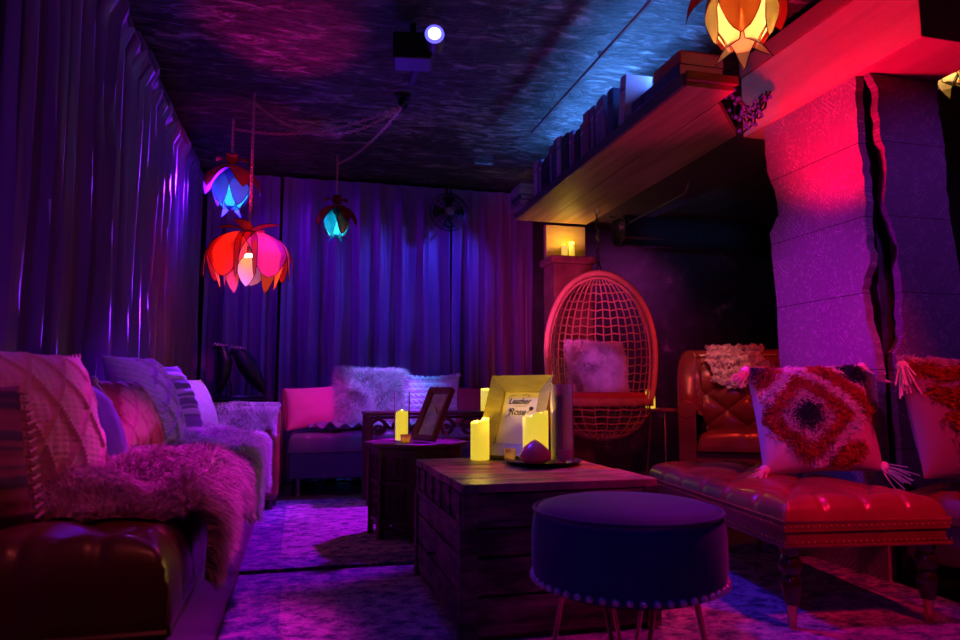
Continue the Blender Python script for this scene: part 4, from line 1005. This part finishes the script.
btn.build('tuft_buttons', LEATHER, ac)
mb, _ = cushion(.66, .62, .40, .52, 2, 2, crown=.03, tuftd=.002, edge=.06, nu=40, nv=40, pleat=False)
for i in range(len(mb.v)): mb.v[i] = (mb.v[i][0]-.33, mb.v[i][1]-.40, mb.v[i][2])
mb.build('seat_cushion', LEATHER, ac)
MB().box((0,-.06,.25), (.84,.62,.26)).build('base', LEATHER, ac, bevel=.02)
for x in (-.36,.36):
    for y in (-.32,.2): MB().lathe([(.014,0),(.026,.13)], (x,y,0), 14).build('leg', TURNED, ac)
ACM = Matrix.Translation((3.22,4.66,0)) @ Matrix.Rotation(R(-30),4,'Z')
def thr(u, v):
    x = lerp(-.22, .20, u)+.05*(v-.3)*(1-u)*.5; s = v*.42
    w = .010*math.sin(u*30+v*14)+.012*math.sin(v*38+u*6)
    if s < .14: return ACM @ Vector((x, .32-s, 1.125+w+.01*math.sin(s/.14*PI)))
    return ACM @ Vector((x+.02*math.sin(v*9), .14-.22*(s-.14)+w, 1.125-(s-.14)*(.75+.35*math.sin(u*3.3+.3))))
th = MB().grid(thr, 90, 60)
for _ in range(9000):
    u, v = rnd.random(), rnd.random(); p = thr(u, v); th.strand(p, Vector((-.5,-.85,.5 if v < .4 else -.4))+noise.noise_vector(p*40)*1.6, .030, .003, .3)
tag(th.build('shaggy_throw', THROWK), 'pinkish white shaggy throw hung over the armchair back', 'throw')

# ------------------------------------------------------------------ rugs
def rug(name, label, x0, x1, y0, y1, mat, z=.012):
    t = thing(name, label, 'rug', (0,0,0))
    MB().box(((x0+x1)/2, (y0+y1)/2, z/2+.0005), (x1-x0, y1-y0, z)).build('rug_pile', mat, t, bevel=.003)
    return t
rug('rug', 'faded violet patterned rug on the far floor before the back sofa', -.255, 1.65, 3.30, 5.28, RUG1, .016)
rug('rug', 'faded violet and blue patterned rug under the crate and stool', -.235, 2.4, .6, 3.245, RUG2)

# beaded garland at the shelf end
ga = thing('bead_garland', 'tangle of dark cords and blue beads hanging at the near shelf end', 'garland', (2.16, 3.0, 2.22))
cb = MB(); bd = MB()
for k in range(6):
    pts = [(-.10+.24*q/16+.02*math.sin(q+k*2), -.02+.01*k, .10-.16*math.sin(PI*q/16)*(.5+.14*k)+.02*math.cos(q*1.4+k)) for q in range(17)]
    cb.tube(pts, .005, 5)
    for q in range(1, 16, 2): bd.ball(pts[q], .011, 8)
cb.build('cord', IRON, ga); bd.build('beads', pm('blue_beads', (.12,.16,.6), .2), ga)

# ------------------------------------------------------------------ lights
def spot(loc, tgt, col, e, ang, blend=.5, size=.05):
    l = bpy.data.lights.new('spot', 'SPOT'); l.energy = e; l.color = col; l.spot_size = R(ang); l.spot_blend = blend; l.shadow_soft_size = size
    o = bpy.data.objects.new('colour_spot', l); C.objects.link(o); o.location = loc  # besides the visible spotlight's beam, unseen spots added to colour the room
    o.rotation_euler = (Vector(tgt)-Vector(loc)).to_track_quat('-Z', 'Y').to_euler(); return o
def area(loc, tgt, col, e, sx, sy):
    l = bpy.data.lights.new('area', 'AREA'); l.energy = e; l.color = col; l.shape = 'RECTANGLE'; l.size = sx; l.size_y = sy
    o = bpy.data.objects.new('wash_light', l); C.objects.link(o); o.location = loc
    o.rotation_euler = (Vector(tgt)-Vector(loc)).to_track_quat('-Z', 'Y').to_euler(); return o
VIO = (.22,.01,1)
spot((.56,3.10,2.5), (-.1,1.2,.4), (.14,.02,1), 30, 90, .8)             # the visible blue ceiling spot
spot((2.0,5.3,2.5), (1.0,6.2,1.6), (.06,.05,1), 95, 60, .8)             # blue rakes the back curtain from the right
spot((-.55,5.6,2.5), (.7,6.2,1.0), VIO, 30, 110, .9)                    # violet rakes it from the left
spot((.9,4.6,1.2), (.75,6.2,1.6), (.10,.10,1), 22, 34, .9)              # pale blue patch in its middle
spot((-.60,5.7,2.4), (-.86,3.2,1.4), (.20,.01,1), 520, 60, .6)           # violet rakes the left curtain
spot((-.55,.3,1.3), (-.86,2.0,1.6), (.20,.01,1), 16, 60, .7)
spot((1.25,4.9,2.1), (.12,4.15,0), (.50,.0,1), 330, 46, .3)             # magenta on the rug
spot((-.35,.6,2.4), (-.5,1.75,.5), (1,.10,.10), 14, 40, .8)              # warm red on the near bench leather
spot((.5,.7,2.5), (-.5,2.0,.7), (1,.01,.22), 17, 28, .7)                # pink on near cushions
spot((.25,2.2,2.6), (-.30,2.35,.5), (1,.01,.85), 230, 30, .7)
spot((.9,4.2,2.3), (.7,5.6,.4), (.22,.01,1), 60, 50, .8)                # violet on the sofa seat
spot((1.0,3.2,2.3), (-.3,1.75,.5), (1,.02,.12), 50, 22, .8)             # red glints on the near bench
spot((.95,2.05,2.6), (.8,1.7,.5), (1,.02,.35), 34, 26, .8)              # pink on the stool top
spot((2.9,3.7,1.7), (3.2,5.3,2.1), (.15,.25,1), 30, 40, .8)             # blue glint on the duct           # magenta on the near fur
spot((.9,3.9,2.3), (.66,5.8,.76), (.36,.06,1), 360, 20, .8)             # lilac on the sofa cushions
spot((.75,5.6,2.2), (.75,5.85,.8), (.0,.42,1), 90, 40, .8)              # cyan on the white fur cushion
spot((.5,4.6,1.6), (.1,5.75,.65), (1,.0,.30), 42, 30, .8)               # hot pink on the pink cushion
spot((.25,3.9,2.5), (-.42,4.7,.55), (.32,.04,1), 260, 34, .8)
spot((-.35,5.3,1.35), (-.86,2.6,1.05), (.22,.01,1), 150, 46, .8)          # violet low along the left curtain
spot((.3,4.6,2.2), (-.55,5.9,1.14), (1,.05,.5), 22, 12, .7)             # pink on the bird crests           # violet on the far fur
spot((.45,2.5,2.3), (-.6,3.5,.72), (.36,.01,1), 60, 28, .8)             # violet on the middle cushions
spot((.6,1.8,1.6), (2.08,2.45,.72), (.9,.06,.9), 34, 22, .7)            # pink violet on the shaggy cushion
spot((2.0,.4,2.4), (1.9,2.7,.5), (1,.005,.07), 230, 38, .7)             # red on the ottoman
spot((1.75,1.72,2.6), (1.5,1.62,0), (1,.0,.4), 80, 46, .3)               # pink on the front rug
spot((1.7,3.3,2.05), (1.0,2.7,.5), (1,.03,.10), 80, 34, .8)             # red pink on the crate top
spot((-.2,.3,1.5), (.8,1.65,.4), (.12,.03,1), 12, 50, .6)                # blue from the viewer's left on the stool
spot((.2,3.6,2.4), (1.6,2.5,.4), (.08,.02,1), 170, 34, .7)               # blue edge light on the ottoman
spot((1.80,2.60,1.68), (2.40,2.58,2.18), (1,.0,.06), 80, 100, .7)        # red on the beam and the pillar head
spot((1.3,2.6,1.1), (2.42,2.75,1.2), (.75,.0,1), 42, 60, .8)            # violet on the pillar side
spot((3.2,.9,2.2), (2.7,2.5,1.4), (.45,.05,1), 40, 50, .8)              # violet on the pillar front
spot((1.2,2.6,1.6), (2.1,4.7,1.2), (1,.05,.20), 55, 40, .7)             # pink on the hanging chair
spot((1.5,3.2,1.3), (2.1,4.7,.95), (.9,.10,1), 60, 14, .7)              # lilac pink on its fur cushion
spot((2.6,3.4,2.1), (3.2,4.8,.8), (1,.03,.015), 50, 70, .7)             # red on the armchair
spot((2.6,3.8,2.1), (3.1,4.8,1.1), (1,.35,.35), 26, 22, .7)             # warm light on its throw
spot((3.4,5.6,2.15), (3.0,6.4,1.4), (.75,.04,.55), 32, 120, .9)         # plum on the block wall
spot((1.3,4.0,1.2), (2.6,6.2,1.9), (.8,.05,.4), 60, 60, .8)
spot((2.5,4.2,1.8), (3.2,5.3,2.1), (.1,.2,1), 10, 60, .8)               # blue glint on the duct
spot((.2,5.2,1.2), (-.12,3.75,2.7), (1,.0,.30), 190, 26, .8)            # pink streak on the ceiling
spot((-.2,4.3,1.9), (-.45,5.3,2.7), (1,.0,.12), 14, 70, .9)             # red on the far corner of the ceiling
spot((.6,5.4,1.0), (.3,3.4,2.7), (.10,.01,1), 60, 70, .9)               # dim blue on the ceiling
spot((2.2,3.0,1.2), (1.2,3.0,2.7), (.9,.0,.30), 16, 80, .9)             # dim plum on the ceiling
area((1.925,3.95,2.51), (1.80,3.95,2.70), (.07,.28,1), 24, 2.0, .04)     # strip light behind the books
w = bpy.data.worlds.new('world'); S.world = w; w.use_nodes = True; w.node_tree.nodes['Background'].inputs[0].default_value = (.05,.02,.12,1); w.node_tree.nodes['Background'].inputs[1].default_value = .02

GR = {'curtain': 'violet velvet curtains', 'pendant lamp': 'petal pendant lamps', 'candle': 'glowing pillar candles', 'rug': 'faded patterned rugs', 'chain': 'brass swag chains', 'spotlight': 'ceiling spotlights', 'candle holder': 'small glass candle cups'}
for o in C.objects:
    if o.parent is None and 'category' in o and 'group' not in o:
        c_ = o['category']
        if c_ in GR: o['group'] = GR[c_]
        elif c_ == 'cushion': o['group'] = 'cushions along the left bench' if o.location.x < -.3 else 'cushions on the back sofa' if o.location.y > 5.5 else 'shaggy tasselled cushions' if o.location.y < 3 else 'fur cushion in the hanging chair'
        elif o.name.startswith('fur_throw'): o['group'] = 'fur throws along the left bench'

# ------------------------------------------------------------------ camera
cam = bpy.data.cameras.new('camera'); co = bpy.data.objects.new('camera', cam); C.objects.link(co); S.camera = co
cam.sensor_width = 36; cam.lens = 26.25; co.location = (0,0,.8); cam.clip_start = .02
co.rotation_euler = (R(90+5.71), 0, R(-14.36))
cam.dof.use_dof = True; cam.dof.focus_distance = 3.9; cam.dof.aperture_fstop = 3.2
S.view_settings.view_transform = 'Standard'; S.view_settings.look = 'None'; S.view_settings.gamma = 1; S.view_settings.exposure = 0
